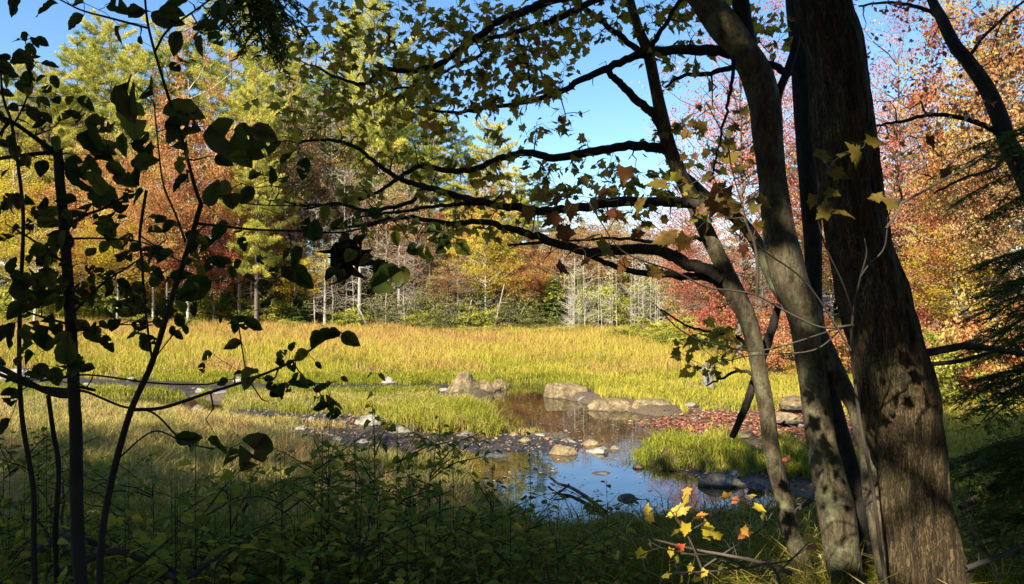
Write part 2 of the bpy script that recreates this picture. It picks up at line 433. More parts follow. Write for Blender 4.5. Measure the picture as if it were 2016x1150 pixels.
rocks = [
 (912, 776, 78, 50, 'tan', 'tan boulder with a pointed top where the stream meets the pool', .0, .8, .3),
 (955, 773, 36, 28, 'tan', 'rounded brown rock leaning against the right side of the pointed boulder', 0, .8, .1),
 (980, 768, 34, 24, 'tan', 'rough brown rock at the water edge, rightmost beside the pointed boulder', 0, .9, .2),
 (877, 773, 32, 11, 'white', 'small flat pale stone just left of the pointed boulder', 0, .7, 0),
 (1122, 784, 90, 32, 'tan', 'wide flat-topped boulder with a dark mossy top at the pool edge', 0, .8, .05),
 (1208, 809, 96, 25, 'tan', 'long low tan boulder sloping into the pool, left of the blocky one', 0, .6, .1),
 (1288, 812, 72, 28, 'tan', 'blocky tan boulder in the pool with a dark cleft at its right', 0, .8, .05),
 (1322, 812, 22, 17, 'grey', 'small dark stone tucked against the right end of the blocky boulder', 0, .8, 0),
 (1150, 790, 26, 12, 'grey', 'small grey stone at the right foot of the flat-topped boulder', 0, .8, 0),
 (765, 755, 32, 15, 'white', 'pale rock alone in the bright grass left of the pointed boulder', .25, .8, .1),
 (727, 838, 56, 22, 'white', 'pale stone at the front edge of the grassy island behind the slim shoot', .05, .8, 0),
 (785, 852, 44, 15, 'grey', 'grey stone on the mud below the grassy island', .05, .8, 0),
 (915, 862, 40, 14, 'grey', 'flat grey stone under the overhanging grass at the tip of the island', .03, .8, 0),
 (1013, 861, 22, 12, 'tan', 'small round pale stone in the row between the two pools, leftmost', .0, .8, .1),
 (1033, 871, 30, 10, 'tan', 'low tan stone second in the row between the two pools', .0, .8, 0),
 (1062, 861, 34, 9, 'white', 'flat pale stone at the back of the row between the pools', .0, .8, 0),
 (1082, 867, 20, 8, 'grey', 'little grey stone beside the flat pale stone between the pools', .0, .8, 0),
 (1108, 896, 54, 22, 'tan', 'largest rounded stone between the two pools, at the edge of the blue water', .0, .85, .1),
 (1122, 874, 36, 12, 'grey', 'grey slab behind the largest rounded stone between the pools', .0, .8, 0),
 (1166, 877, 36, 14, 'tan', 'tan stone with a wet base right of the grey slab', .0, .8, 0),
 (1178, 893, 38, 13, 'white', 'pale flat stone at the right end of the row between the pools', .0, .8, 0),
 (1212, 884, 20, 9, 'grey', 'small wet stone in the narrow passage joining the two pools', .0, .8, 0),
 (970, 900, 60, 8, 'darkrock', 'long dark flat stone awash at the back of the blue water', .0, .5, 0),
 (712, 872, 22, 9, 'white', 'small pale stone on the dark mud flat, behind the slim shoot', .05, .8, 0),
 (696, 905, 20, 9, 'white', 'small pale stone at the front of the dark mud flat', .05, .8, 0),
 (662, 868, 24, 9, 'grey', 'grey stone at the left end of the dark mud flat', .05, .8, 0),
 (760, 862, 18, 8, 'grey', 'small grey stone just behind the dark mud flat', .05, .8, 0),
 (1468, 872, 56, 24, 'tan', 'pinkish tan boulder under the hanging dead limb on the grassy spit', .05, .8, .1),
 (1425, 955, 84, 24, 'grey', 'long sloping grey rock at the right shore of the blue water', .03, .5, .1),
 (1446, 938, 26, 12, 'grey', 'small pointed stone behind the long sloping rock on the right shore', .08, .8, .3),
 (1492, 962, 30, 12, 'darkrock', 'dark stone on the right shore beside the lichen covered stem', .05, .8, 0),
 (1238, 984, 44, 14, 'darkrock', 'smooth dark stone standing alone in the blue water', .0, .5, .1),
 (1215, 1036, 96, 26, 'grey', 'broad grey rock at the near shore below the dark stone', .05, .7, .05),
 (1184, 934, 38, 6, 'darkrock', 'thin dark slab just breaking the surface of the blue water', .0, .5, 0),
 (1258, 920, 20, 7, 'tan', 'small pinkish stone at the left point of the grassy spit', .03, .8, 0),
 (20, 748, 76, 28, 'white', 'large pale boulder beside the stream at the left edge', .12, .8, .1),
 (172, 764, 34, 12, 'white', 'flat pale stone just right of the cut stub on the stream mud', .05, .8, 0),
 (230, 768, 26, 11, 'white', 'pale stone on the stream mud between the stub and the leaning sapling', .05, .8, 0),
 (256, 750, 18, 9, 'white', 'small white stone at the grass edge behind the stream mud', .08, .8, 0),
 (396, 774, 28, 12, 'white', 'rounded pale stone on the mud right of the leaning sapling', .05, .8, 0),
 (437, 779, 40, 10, 'white', 'low wide pale stone on the mud beside the rounded one', .05, .8, 0),
 (468, 752, 26, 12, 'white', 'pale stone at the back of the stream mud, below the drooping branch', .08, .8, 0),
 (386, 810, 28, 15, 'grey', 'mottled grey stone standing at the edge of the small orange puddle', .05, .8, .2),
 (338, 814, 16, 8, 'white', 'tiny pale stone in front of the small orange puddle', .05, .8, 0),
 (592, 846, 26, 9, 'white', 'pale stone half sunk at the sunny edge of the shaded grass', .1, .8, 0),
 (612, 830, 14, 12, 'white', 'small upright white stone on the mud in front of the island', .05, .8, .2),
 (1575, 800, 60, 22, 'tan', 'pale flat ledge in the sun behind the two leaning stems', .3, .8, 0),
 (1545, 828, 70, 18, 'tan', 'sunlit tan slab beside the red leaves, between the leaning stems', .2, .8, 0),
 (1360, 800, 26, 10, 'grey', 'small grey stone in the grass right of the blocky boulder', .15, .8, 0),
]
def off_rocks(x, y):
    """no blades growing in front of, or through, a rock"""
    ok = np.ones(len(x), bool)
    for px, py, w, h, mt, lab, z, deep, pt_ in rocks:
        p = G(px, py, z); hw = .5 * w * p[1] / FPX
        ok &= ~((np.abs(x - p[0]) < hw + .05) & (y > p[1] - .9 - .05 * p[1] * (hw > .3)) & (y < p[1] + hw * 1.4))
    return ok

# ------------------------------------------------------------------ grass (uncountable)
def blades(name, x, y, hgt, wid, col, mat, lean=.35, droop=.3, seeds=0.0):
    n = len(x); z = ground(x, y) - .02
    base = np.stack([x, y, z], -1)
    az = R.uniform(0, 2 * np.pi, n); side = np.stack([np.cos(az), np.sin(az), 0 * az], -1)
    la = R.uniform(0, 2 * np.pi, n); lv = np.stack([np.cos(la), np.sin(la), 0 * la], -1) * (lean * R.uniform(.2, 1.2, n) * hgt)[:, None]
    up = np.zeros((n, 3)); up[:, 2] = hgt
    mid = base + up * .55 + lv * .35
    tip = base + up * (1 - droop * R.uniform(0, 1, n))[:, None] + lv * (1 + droop)
    w = (wid * R.uniform(.6, 1.3, n))[:, None] * side
    V = np.stack([base - w * .5, base + w * .5, mid - w * .42, mid + w * .42, tip], 1)
    k = np.arange(n)[:, None] * 5
    g = Geo()
    g.add(V, [k + np.array([[0, 1, 3, 2]]), k + np.array([[2, 3, 4]])], [col, col], np.tile([0, 0, .55, .55, 1.], n))
    o = g.build(name, mat); o['kind'] = 'stuff'
    return o

M['meadow'] = leaf_mat('meadow_grass_blades', [(.22, .23, .025), (.41, .37, .045), (.52, .41, .08), (.46, .29, .09), (.32, .16, .075)], .35, 0, tips=((.42, .22, .07), (.6, 1.5)), vary=0)
M['sedge'] = leaf_mat('bright_sedge_blades', [(.15, .18, .02), (.28, .28, .03), (.40, .35, .06), (.47, .37, .10)], .4, 0, vary=0)
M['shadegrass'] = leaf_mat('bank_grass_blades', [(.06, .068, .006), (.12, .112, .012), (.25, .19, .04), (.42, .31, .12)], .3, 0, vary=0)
M['drygrass'] = leaf_mat('dry_reddish_grass_blades', [(.17, .20, .03), (.32, .28, .06), (.50, .38, .14), (.42, .22, .09)], .3, 0, vary=0)

def sample(n, x0, x1, y0, y1, power=1.0):
    y = y0 + (y1 - y0) * R.uniform(0, 1, n) ** power
    s = y / y1
    x = R.uniform(0, 1, n); x = x0(y) + (x1(y) - x0(y)) * x
    return x, y
def keep_dry(x, y, wm=.12, mm=.05, rm=0.0):
    w, m, r = fields(x, y)
    return (w > wm) & (m > mm) & (r > rm) & off_rocks(x, y)

# open meadow beyond the stream
x, y = sample(540000, lambda y: -.78 * y - 3, lambda y: np.minimum(.46 * y + 2, 22), 17.5, 68, 1.2)
ok = keep_dry(x, y) & ((y > 25.0) | (x > 1.5)) & ~((x < -3) & (y < 27.2))
x, y = x[ok], y[ok]
thin = (wav(x, y * .6, 1.3, 6.2) < -.45) & (R.uniform(0, 1, len(x)) < .75)
x, y = x[~thin], y[~thin]
patch = .5 + .5 * wav(x, y, 3.2, .9); patch2 = .5 + .5 * wav(x, y, 1.1, 2.2)
h = .24 + .34 * sstep(26, 40, y) + .22 * patch * sstep(27, 36, y)
c = np.clip(.20 + .30 * sstep(25.5, 50, y) + .16 * wav(x, y, 8, 2.7) + .16 * sstep(34, 48, y) * sstep(4, -6, x) + .34 * (patch - .5) + .3 * (patch2 - .5) + R.normal(0, .14, len(x)), 0, 1)
c = c + .22 * sstep(.25, .7, wav(x, y, 4, 3.1)) * sstep(28, 36, y) - .25 * sstep(.3, .8, wav(x, y, 3, 5.2))
blades('meadow_grass', x, y, h * (1 + .5 * wav(x, y, .55, .8) + .3 * wav(x, y * .5, 2.1, 5.5)) * R.uniform(.4, 1.25, len(x)), .008 + .0005 * y, np.clip(c, 0, 1), M['meadow'])
# taller rust-coloured seed heads standing over the meadow
x, y = sample(70000, lambda y: -.78 * y - 3, lambda y: np.minimum(.42 * y, 20), 29, 67, 1.1)
ok = keep_dry(x, y) & (R.uniform(0, 1, len(x)) < sstep(-.3, .8, wav(x, y, 2.4, 4.1) + .5 * sstep(30, 50, y)))
x, y = x[ok], y[ok]
blades('meadow_seed_heads', x, y, (.58 + .16 * sstep(30, 45, y) + .3 * sstep(50, 62, y) * np.clip(wav(x, y, 1.6, 7.0), -.3, 1)) * R.uniform(.7, 1.25, len(x)), .010 + .0005 * y, R.uniform(.62, 1, len(x)), M['meadow'], .5, .25)
# bright sedge on the island, the spit and along the stream edges
IS = poly([(380, 784), (560, 781), (760, 782), (900, 786), (965, 800), (990, 825), (985, 850), (900, 856), (760, 842), (690, 822), (560, 810), (430, 806), (380, 790)], .1)
SP = poly([(1225, 885), (1300, 872), (1420, 868), (1560, 875), (1700, 890), (1700, 960), (1560, 948), (1400, 930), (1290, 925), (1235, 910)], .1)
x, y = sample(150000, lambda y: -.62 * y, lambda y: .48 * y, 12.0, 25.5)
pt = np.stack([x, y], -1)
d = np.minimum(sdf(pt, IS), sdf(pt, SP))
ok = (d < .1 + .3 * wav(x, y, .8)) & keep_dry(x, y, .02, -.1)
x, y, d = x[ok], y[ok], d[ok]
lump = sstep(-.3, .6, wav(x, y, .5, .3))
blades('sedge_grass', x, y, (.16 + .26 * lump + .26 * sstep(-3.2, -2.0, x) * (x < 0) * (y < 20.3)) * (1 - .5 * sstep(20.3, 22, y)) * R.uniform(.5, 1.2, len(x)), .016, np.clip(.35 + .35 * wav(x, y, 1.2, 1.1) + R.normal(0, .2, len(x)), 0, 1), M['sedge'], .55, .45)
# fringe of fresh green sedge along the meadow front
x, y = sample(90000, lambda y: -.75 * y, lambda y: .36 * y, 23.5, 29)
w_, m_, r_ = fields(x, y)
ok = (np.minimum(w_, m_) > .0) & (np.minimum(w_, m_) < 1.6) & off_rocks(x, y)
x, y = x[ok], y[ok]
blades('streamside_sedge', x, y, .26 * R.uniform(.5, 1.3, len(x)), .02, np.clip(.25 + .3 * wav(x, y, .9, 1.1) + R.normal(0, .18, len(x)), 0, 1), M['sedge'], .5, .4)
# shaded left meadow in front of the mud
x, y = sample(120000, lambda y: -.8 * y - 1, lambda y: .06 * y - .4, 8.5, 24.5)
ok = keep_dry(x, y, .15, .1)
x, y = x[ok], y[ok]
blades('shaded_meadow_grass', x, y, ((.42 + .18 * wav(x, y, 1.5, .5)) * (1 - .6 * sstep(13, 21, y))) * R.uniform(.5, 1.25, len(x)), .014, np.clip(.5 + .35 * wav(x, y, 1.4, .2) + R.normal(0, .2, len(x)), 0, 1), M['drygrass'], .5, .4)
# near bank, long drooping blades
x, y = sample(150000, lambda y: -.8 * y - .5, lambda y: .75 * y + .5, 2.6, 11.5, .8)
w_, m_, r_ = fields(x, y)
ok = (w_ > .12) & (m_ > .0) & (y > 2.4 + .5 * np.abs(x))
x, y = x[ok], y[ok]
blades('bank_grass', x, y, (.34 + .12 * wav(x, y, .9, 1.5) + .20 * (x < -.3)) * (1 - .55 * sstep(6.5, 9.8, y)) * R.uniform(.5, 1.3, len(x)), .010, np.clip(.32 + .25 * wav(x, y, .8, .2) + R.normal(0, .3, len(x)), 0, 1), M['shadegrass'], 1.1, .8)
# coarse arching sedge blades standing out of the bank grass
M['coarse'] = leaf_mat('coarse_sedge_blades', [(.10, .105, .008), (.22, .19, .016), (.38, .29, .06), (.52, .40, .15)], .3, 0, vary=0)
x, y = sample(15000, lambda y: -.75 * y - .5, lambda y: .72 * y + .5, 2.8, 10.4, .8)
w_, m_, r_ = fields(x, y)
ok = (w_ > .1) & (wav(x, y, .5, 3.3) > -.25)
x, y = x[ok], y[ok]
blades('coarse_bank_sedge', x, y, .52 * R.uniform(.5, 1.25, len(x)), .012, R.uniform(0, 1, len(x)) ** 1.3, M['coarse'], 1.1, .75)
# right bank undergrowth
x, y = sample(60000, lambda y: .33 * y, lambda y: .8 * y, 11, 40)
ok = keep_dry(x, y, .1, .05, .2)
x, y = x[ok], y[ok]
blades('right_bank_grass', x, y, .3 * R.uniform(.5, 1.3, len(x)), .018, np.clip(.3 + .3 * wav(x, y, 1.3, .2) + R.normal(0, .2, len(x)), 0, 1), M['meadow'], .7, .5)

# fallen leaves (uncountable)
M['fallen'] = leaf_mat('fallen_red_leaves', [(.10, .035, .02), (.26, .055, .035), (.38, .12, .07), (.22, .11, .05), (.50, .34, .22)], .15, .05, vary=0)
M['floating'] = leaf_mat('floating_leaves', [(.16, .06, .02), (.35, .14, .05), (.50, .30, .12), (.45, .38, .25)], .1, .05, vary=0)
M['litter'] = leaf_mat('leaf_litter', [(.07, .04, .02), (.16, .08, .03), (.28, .15, .06), (.30, .20, .09)], .1, 0, vary=0)
def strew(name, x, y, z, size, mat, tilt=.25, shape=KITE):
    n = len(x); g = Geo(); nh = np.tile([0, 0, 1.], (n, 1)) + R.normal(0, tilt, (n, 3)); a = R.uniform(0, 6.28, n)
    scatter(g, shape, np.stack([x, y, z], -1), np.stack([np.cos(a), np.sin(a), R.normal(0, tilt, n)], -1), nh, size * R.uniform(.6, 1.3, n), R.uniform(0, 1, n))
    o = g.build(name, mat); o['kind'] = 'stuff'
x, y = sample(30000, lambda y: .1 * y, lambda y: .56 * y, 13.5, 22)
w_, m_, r_ = fields(x, y)
ok = R.uniform(0, 1, len(x)) < .7 * sstep(.7, -.9, r_)
strew('fallen_red_leaves', x[ok], y[ok], np.maximum(ground(x[ok], y[ok]), 0) + .02, .10, M['fallen'])
x, y = sample(5200, lambda y: -.06 * y, lambda y: .38 * y, 9.8, 25)
w_, m_, r_ = fields(x, y)
ok = (w_ < -.05) & (R.uniform(0, 1, len(x)) < .12 + .88 * sstep(1.0, -.2, r_) + .2 * (wav(x, y, .9, .3) > .2))
strew('floating_leaves', x[ok], y[ok], np.full(ok.sum(), .006), .065, M['floating'], .06)
x, y = sample(26000, lambda y: -.7 * y, lambda y: .8 * y, 2.5, 20, .9)
w_, m_, r_ = fields(x, y)
ok = (w_ > .05) & ((R.uniform(0, 1, len(x)) < .25) | (m_ < .3) | (x > .33 * y))
strew('leaf_litter', x[ok], y[ok], ground(x[ok], y[ok]) + .025, .075, M['litter'], .4)
# pebbles on the mud
M['pebble'] = rock_mat('pebble_stone', (.13, .12, .11), (.32, .30, .28))
ico = None
def icosphere(sub):
    import bmesh
    bm = bmesh.new(); bmesh.ops.create_icosphere(bm, subdivisions=sub, radius=1)
    V = np.array([v.co[:] for v in bm.verts]); F = np.array([[v.index for v in f.verts] for f in bm.faces]); bm.free(); return V, F
x, y = sample(4200, lambda y: -.62 * y, lambda y: .5 * y, 12.5, 27)
w_, m_, r_ = fields(x, y)
ok = (w_ > -.15) & (m_ < .0)
x, y = x[ok], y[ok]
SV, SF = icosphere(1)
g = Geo(); n = len(x); sz = .018 + .05 * R.uniform(0, 1, n) ** 3
scatter(g, (SV * np.array([1, .8, .5]) * (1 + .12 * np.sin(SV[:, [1, 2, 0]] * 5)), [SF]), np.stack([x, y, ground(x, y)], -1), rv(n) * np.array([1, 1, .1]), np.tile([0, 0, 1.], (n, 1)), sz, R.uniform(0, 1, n))
o = g.build('pebbles', M['pebble'], smooth=True); o['kind'] = 'stuff'

# ------------------------------------------------------------------ rocks
M['tan'] = rock_mat('tan_granite', (.15, .105, .048), (.31, .225, .11), (.05, .036, .02))
M['grey'] = rock_mat('grey_granite', (.13, .115, .085), (.27, .235, .17), (.05, .043, .032))
M['white'] = rock_mat('pale_granite', (.20, .175, .13), (.36, .32, .24), (.09, .078, .058))
M['darkrock'] = rock_mat('dark_wet_rock', (.06, .058, .05), (.14, .13, .12), (.025, .024, .02))
RV, RF = icosphere(5)
def rock(px, py, wpx, hpx, mat, label, z=0.04, deep=.8, point=0.0, seed=0, rot=None, flat=.25, cat='rock'):
    p = G(px, py, z); dist = float(p[1]); w = 1.18 * wpx * dist / FPX; h = .88 * hpx * dist / FPX
    V = RV.copy()
    q = V * 1.0
    disp = np.array([noise.noise(Vector(v * 1.1 + seed * 7.3)) * .34 + noise.noise(Vector(v * 2.6 + seed * 3.1)) * .17 + abs(noise.noise(Vector(v * 4.5 + seed))) * .16 + noise.noise(Vector(v * 9 + seed)) * .05 for v in V])
    V = V * (1 + disp)[:, None]
    # cut by a few planes for facets
    rs = np.random.default_rng(seed + 11)
    for k in range(10):
        nn = rs.standard_normal(3); nn[2] = abs(nn[2]) * .8; nn /= np.linalg.norm(nn); c = rs.uniform(.66, .9)
        dd = V @ nn; V = V - np.maximum(dd - c, 0)[:, None] * nn * .85
    V[:, 2] = np.where(V[:, 2] < -.35, -.35 + (V[:, 2] + .35) * .2, V[:, 2])
    if point: V[:, :2] *= (1 - point * np.clip(V[:, 2] + .2, 0, 1))[:, None]
    V -= (V.max(0) + V.min(0)) / 2
    V /= (V.max(0) - V.min(0))
    V *= np.array([w, w * deep, h * 1.38])
    if rot: 
        c, s = math.cos(rot), math.sin(rot); V = V @ np.array([[c, s, 0], [-s, c, 0], [0, 0, 1]])
    g = Geo(); g.add(V, [RF])
    o = g.build('rock', mat, smooth=True)
    o.location = (p[0], dist + w * deep * .3, z + h * .5 - h * .19 - .01)
    return tag(o, label, cat)
for k, (px, py, w, h, mt, lab, z, deep, pt_) in enumerate(rocks):
    rock(px, py, w, h, M[mt], lab, z, deep, pt_, seed=k + 1)

# ------------------------------------------------------------------ forest: prototypes of each kind, then copies
def curve_limb(a, b, n=5, sag=.0, wob=.08):
    a, b = np.asarray(a, float), np.asarray(b, float)
    t = np.linspace(0, 1, n)[:, None]; L = np.linalg.norm(b - a)
    p = a * (1 - t) + b * t
    p[1:-1] += R.standard_normal((n - 2, 3)) * wob * L / n
    p[:, 2] += (sag * L * np.sin(np.pi * t))[:, 0]
    return p

def trunk_path(H, lean=.03, n=9):
    z = np.linspace(-.4, H, n); p = np.stack([0 * z, 0 * z, z], -1)
    p[1:, :2] += np.cumsum(R.standard_normal((n - 1, 2)) * lean * H / n, 0)
    return p
def at_h(path, h):
    return np.array([np.interp(h, path[:, 2], path[:, k]) for k in range(3)])

def proto_broad(name, leafmat, barkmat, H=16., W=9., n_cl=230, n_leaf=110, leaf=.17, base=.28, tr=.16, low=False, sparse=1.0):
    r = root(name, (0, 0, 0)); g = Geo(); tp = trunk_path(H * .9)
    tube(g, tp, np.linspace(tr, .03, len(tp)) * (H / 16), 7, .5, .05)
    u = nrm(R.standard_normal((n_cl, 3))); rad = R.uniform(.0, 1, n_cl) ** .42
    lump = 1 + .22 * np.sin(u[:, 0] * 4 + u[:, 2] * 5 + R.uniform(0, 6)) + .15 * np.sin(u[:, 1] * 7 + R.uniform(0, 6))
    cen = u * (rad * lump)[:, None] * np.array([W / 2, W / 2, H * (1 - base) / 2]) + np.array([0, 0, H * (1 + base) / 2 - .2])
    keep = cen[:, 2] > (.2 if low else H * base * .8); cen = cen[keep]; n_cl = len(cen)
    for k in range(0, n_cl, 3):
        h = np.clip(cen[k, 2] - .45 * math.hypot(*cen[k, :2]) - .3, .08 * H, .86 * H)
        pth = curve_limb(at_h(tp, h), cen[k], 5, -.06)
        tube(g, pth, np.linspace(.055, .012, 5) * (H / 16), 3, .5, 0, False)
    if low:
        for k in range(12):
            a = R.uniform(0, 6.28); tube(g, curve_limb((0, 0, -.1), (math.cos(a) * W * .35, math.sin(a) * W * .35, H * .8), 5, .1), np.linspace(.04, .008, 5), 3, .5, 0, False)
    g.build('trunk', barkmat, r, True)
    g = Geo(); n = n_cl * n_leaf
    ci = np.repeat(np.arange(n_cl), n_leaf); cr = R.uniform(.5, 1.15, n_cl) * W / 11
    pos = cen[ci] + R.standard_normal((n, 3)) * np.array([.62, .62, .38]) * cr[ci][:, None]
    tone = np.clip(R.uniform(0, .85, n_cl)[ci] + R.uniform(0, .2, n), 0, 1)
    kp = R.uniform(0, 1, n) < sparse * R.uniform(.5, 1.3, n_cl)[ci]
    pos, tone = pos[kp], tone[kp]; n = len(pos)
    scatter(g, KITE, pos, rv(n, -.2), rv(n, .5), leaf * R.uniform(.6, 1.35, n), tone)
    g.build('crown', leafmat, r)
    return r

def proto_pine(name, leafmat, H=26., W=9., z0=.22, whorl=.92, dense=1.0, blade=.30, dead=12):
    r = root(name, (0, 0, 0)); g = Geo(); tp = trunk_path(H, .008, 12); lf = Geo()
    tube(g, tp, np.linspace(.27, .03, len(tp)), 8, .5, .04)
    P_, D_, T_ = [], [], []
    h = H * z0; k = 0
    while h < H - .3:
        f = (h - H * z0) / (H * (1 - z0))
        prof = (np.sin(np.pi * np.clip(.18 + f * .82, 0, 1)) ** .7) * (.75 + .35 * R.uniform()) if f < .97 else .2
        nb = R.integers(3, 6); a0 = R.uniform(0, 6.28)
        for b in range(nb):
            a = a0 + b * 6.28 / nb + R.normal(0, .3); L = W / 2 * prof * R.uniform(.55, 1.2) + .25
            d = np.array([math.cos(a), math.sin(a), R.uniform(-.05, .3) + .5 * f * f]); s = at_h(tp, h)
            e = s + d * L; pth = curve_limb(s, e, 5, -.07)
            tube(g, pth, np.linspace(.05, .012, 5), 3, .5, 0, False)
            nt = max(4, int(L * 14.0 * dense)); tt = R.uniform(.22, 1, nt) ** .8
            base = s + (e - s) * tt[:, None]; lat = np.array([-d[1], d[0], 0])
            wdt = L * .34 * (1.15 - tt) * 1.1 + .12
            off = R.uniform(-1, 1, nt) * wdt
            pp = base + lat * off[:, None] + np.array([0, 0, 1]) * (R.normal(.10, .07, nt) - .07 * L * np.sin(np.pi * tt))[:, None]
            dd = nrm(d[None] * .7 + lat[None] * (off / np.maximum(wdt, .1))[:, None] * .8 + np.array([0, 0, .45]) + R.normal(0, .2, (nt, 3)))
            P_.append(pp); D_.append(dd); T_.append(np.clip(R.uniform(.05, .8) + R.normal(0, .1, nt) + .15 * tt, 0, 1))
        h += whorl * R.uniform(.7, 1.3)
    for q in range(dead):
        hh = R.uniform(.08, z0) * H; a = R.uniform(0, 6.28); s = at_h(tp, hh)
        tube(g, curve_limb(s, s + np.array([math.cos(a), math.sin(a), R.uniform(-.2, .2)]) * R.uniform(.8, 2.4), 4), np.linspace(.03, .006, 4), 3, .5, 0, False)
    g.build('trunk', M['bark'], r, True)
    pp, dd, tn = np.concatenate(P_), np.concatenate(D_), np.concatenate(T_); nt = len(pp); nb = 16
    ii = np.repeat(np.arange(nt), nb); n = len(ii)
    d = nrm(dd[ii] * .75 + rv(n) * .75)
    scatter(lf, BLADE, pp[ii] + R.normal(0, .08, (n, 3)), d, rv(n, .6), blade * R.uniform(.6, 1.2, n), np.clip(tn[ii] + R.normal(0, .1, n), 0, 1))
    lf.build('crown', leafmat, r)
    return r

def proto_hemlock(name, leafmat, H=11., W=6., dense=1.0):
    r = root(name, (0, 0, 0)); g = Geo(); lf = Geo(); tp = trunk_path(H, .006, 8)
    tube(g, tp, np.linspace(.15, .015, len(tp)), 6, .5)
    P_, D_, N_ = [], [], []
    nbr = int(H * 13 * dense)
    for q in range(nbr):
        f = R.uniform(.02, 1) ** 1.05; h = f * H; L = (W / 2) * (1 - f) ** .75 * R.uniform(.6, 1.15) + .2; a = R.uniform(0, 6.28)
        s = at_h(tp, h); d = np.array([math.cos(a), math.sin(a), R.uniform(-.25, .12)]); e = s + d * L; e[2] -= .12 * L
        tube(g, curve_limb(s, e, 4, .06), np.linspace(.022, .005, 4), 3, .5, 0, False)
        nt = max(8, int(L * 42)); tt = R.uniform(.12, 1, nt); lat = np.array([-d[1], d[0], 0]); off = R.uniform(-1, 1, nt) * L * .3 * (1.15 - tt)
        P_.append(s + (e - s) * tt[:, None] + lat * off[:, None] + np.array([0, 0, 1]) * (.06 * L * np.sin(np.pi * tt) - .25 * np.abs(off) + R.normal(0, .03, nt))[:, None])
        D_.append(nrm(d[None] * .6 + lat * np.sign(off)[:, None] + R.normal(0, .25, (nt, 3)) + np.array([0, 0, -.25]))); N_.append(np.full(nt, R.uniform(0, .7)))
    g.build('trunk', M['bark'], r, True)
    pp, dd, tn = np.concatenate(P_), np.concatenate(D_), np.concatenate(N_); n = len(pp)
    for rep in range(2):
        scatter(lf, KITE, pp + R.normal(0, .05, (n, 3)), nrm(dd + R.normal(0, .3, (n, 3))), rv(n, 1.6), .26 * R.uniform(.6, 1.3, n), np.clip(tn + R.uniform(0, .35, n), 0, 1))
    lf.build('crown', leafmat, r)
    return r

def proto_bare(name, barkmat, H=11., W=4., nl=46, tw=9, leafmat=None, nleaf=900, stems=1, tr=.075):
    r = root(name, (0, 0, 0)); g = Geo(); tips = []
    for sidx in range(stems):
        tp = trunk_path(H * (1 if sidx == 0 else R.uniform(.5, .95)), .05, 9); tp[:, :2] += (0 if sidx == 0 else 1) * R.normal(0, .35, 2)
        tube(g, tp, np.linspace(tr, .012, len(tp)), 5, .5)
        for k in range(nl // stems):
            f = R.uniform(.12, .98); a = R.uniform(0, 6.28); L = W / 2 * (1.1 - f) ** .5 * R.uniform(.4, 1.1)
            s = at_h(tp, f * tp[-1, 2]); e = s + np.array([math.cos(a), math.sin(a), R.uniform(.0, .9)]) * L
            pth = curve_limb(s, e, 5, -.05, .2); tube(g, pth, np.linspace(.028, .008, 5), 3, .5, 0, False)
            for q in range(tw):
                s2 = pth[R.integers(1, 5)]; e2 = s2 + (nrm(e - s) * .6 + R.standard_normal(3) * .5) * L * R.uniform(.2, .55)
                tube(g, curve_limb(s2, e2, 3, 0, .25), [.010, .007, .005], 3, .5, 0, False); tips.append(e2)
    g.build('trunk', barkmat, r, True)
    if leafmat is not None:
        lf = Geo(); tips = np.array(tips); n = nleaf; ii = R.integers(0, len(tips), n)
        scatter(lf, KITE, tips[ii] + R.normal(0, .16, (n, 3)), rv(n, -.3), rv(n, .5), .13 * R.uniform(.6, 1.3, n), R.uniform(0, 1, n))
        lf.build('crown', leafmat, r)
    return r

PR = {}
PR['pine'] = [proto_pine('white_pine', M['pine']), proto_pine('white_pine', M['pine'], W=7.6, z0=.30, whorl=1.05, dense=1.0)]
PR['pine_green'] = [proto_pine('white_pine', M['pine_green'], W=7.5, z0=.3)]
PR['orange'] = [proto_broad('orange_maple', M['orange'], M['bark']), proto_broad('orange_maple', M['orange'], M['palebark'], n_cl=190, sparse=.8)]
PR['red'] = [proto_broad('red_maple', M['red'], M['bark'], n_cl=200)]
PR['pink'] = [proto_broad('red_maple', M['pink'], M['bark'], H=16, W=9, n_cl=330, n_leaf=95, leaf=.115, base=.16, sparse=.75)]
PR['yellow'] = [proto_broad('yellow_birch', M['yellow'], M['palebark']), proto_broad('yellow_birch', M['yellow'], M['palebark'], n_cl=170, sparse=.7)]
PR['rust'] = [proto_broad('rust_tree', M['rust'], M['bark'], n_cl=210, sparse=.75)]
PR['hemlock'] = [proto_hemlock('hemlock_tree', M['hemlock']), proto_hemlock('hemlock_tree', M['hemlock'], W=7)]
PR['fir'] = [proto_hemlock('young_fir', M['pine_green'], 7, 4.2)]
PR['bare'] = [proto_bare('bare_tree', M['deadbark'], leafmat=M['rust'], nleaf=350, tr=.06), proto_bare('bare_tree', M['deadbark'], H=11, W=5, nl=60, tr=.06)]
PR['white'] = [proto_bare('dead_sapling', M['palebark'], H=9, W=4.2, nl=48, tw=8, stems=3, tr=.04), proto_bare('dead_sapling', M['palebark'], H=9, W=4.6, nl=56, tw=8, stems=4, tr=.034), proto_bare('dead_sapling', M['palebark'], H=9, W=3.6, nl=34, tw=8, stems=2, tr=.045)]
PR['bush'] = [proto_broad('green_bush', M['green'], M['bark'], H=3.2, W=3.6, n_cl=90, n_leaf=75, leaf=.12, base=.0, low=True)]
PR['olivebush'] = [proto_broad('olive_bush', M['olive'], M['deadbark'], H=4.6, W=4.4, n_cl=110, n_leaf=60, leaf=.13, base=.0, low=True, sparse=.7)]
PR['redbush'] = [proto_broad('red_bush', M['red'], M['bark'], H=3.2, W=3.6, n_cl=80, n_leaf=70, leaf=.12, base=.0, low=True, sparse=.8)]
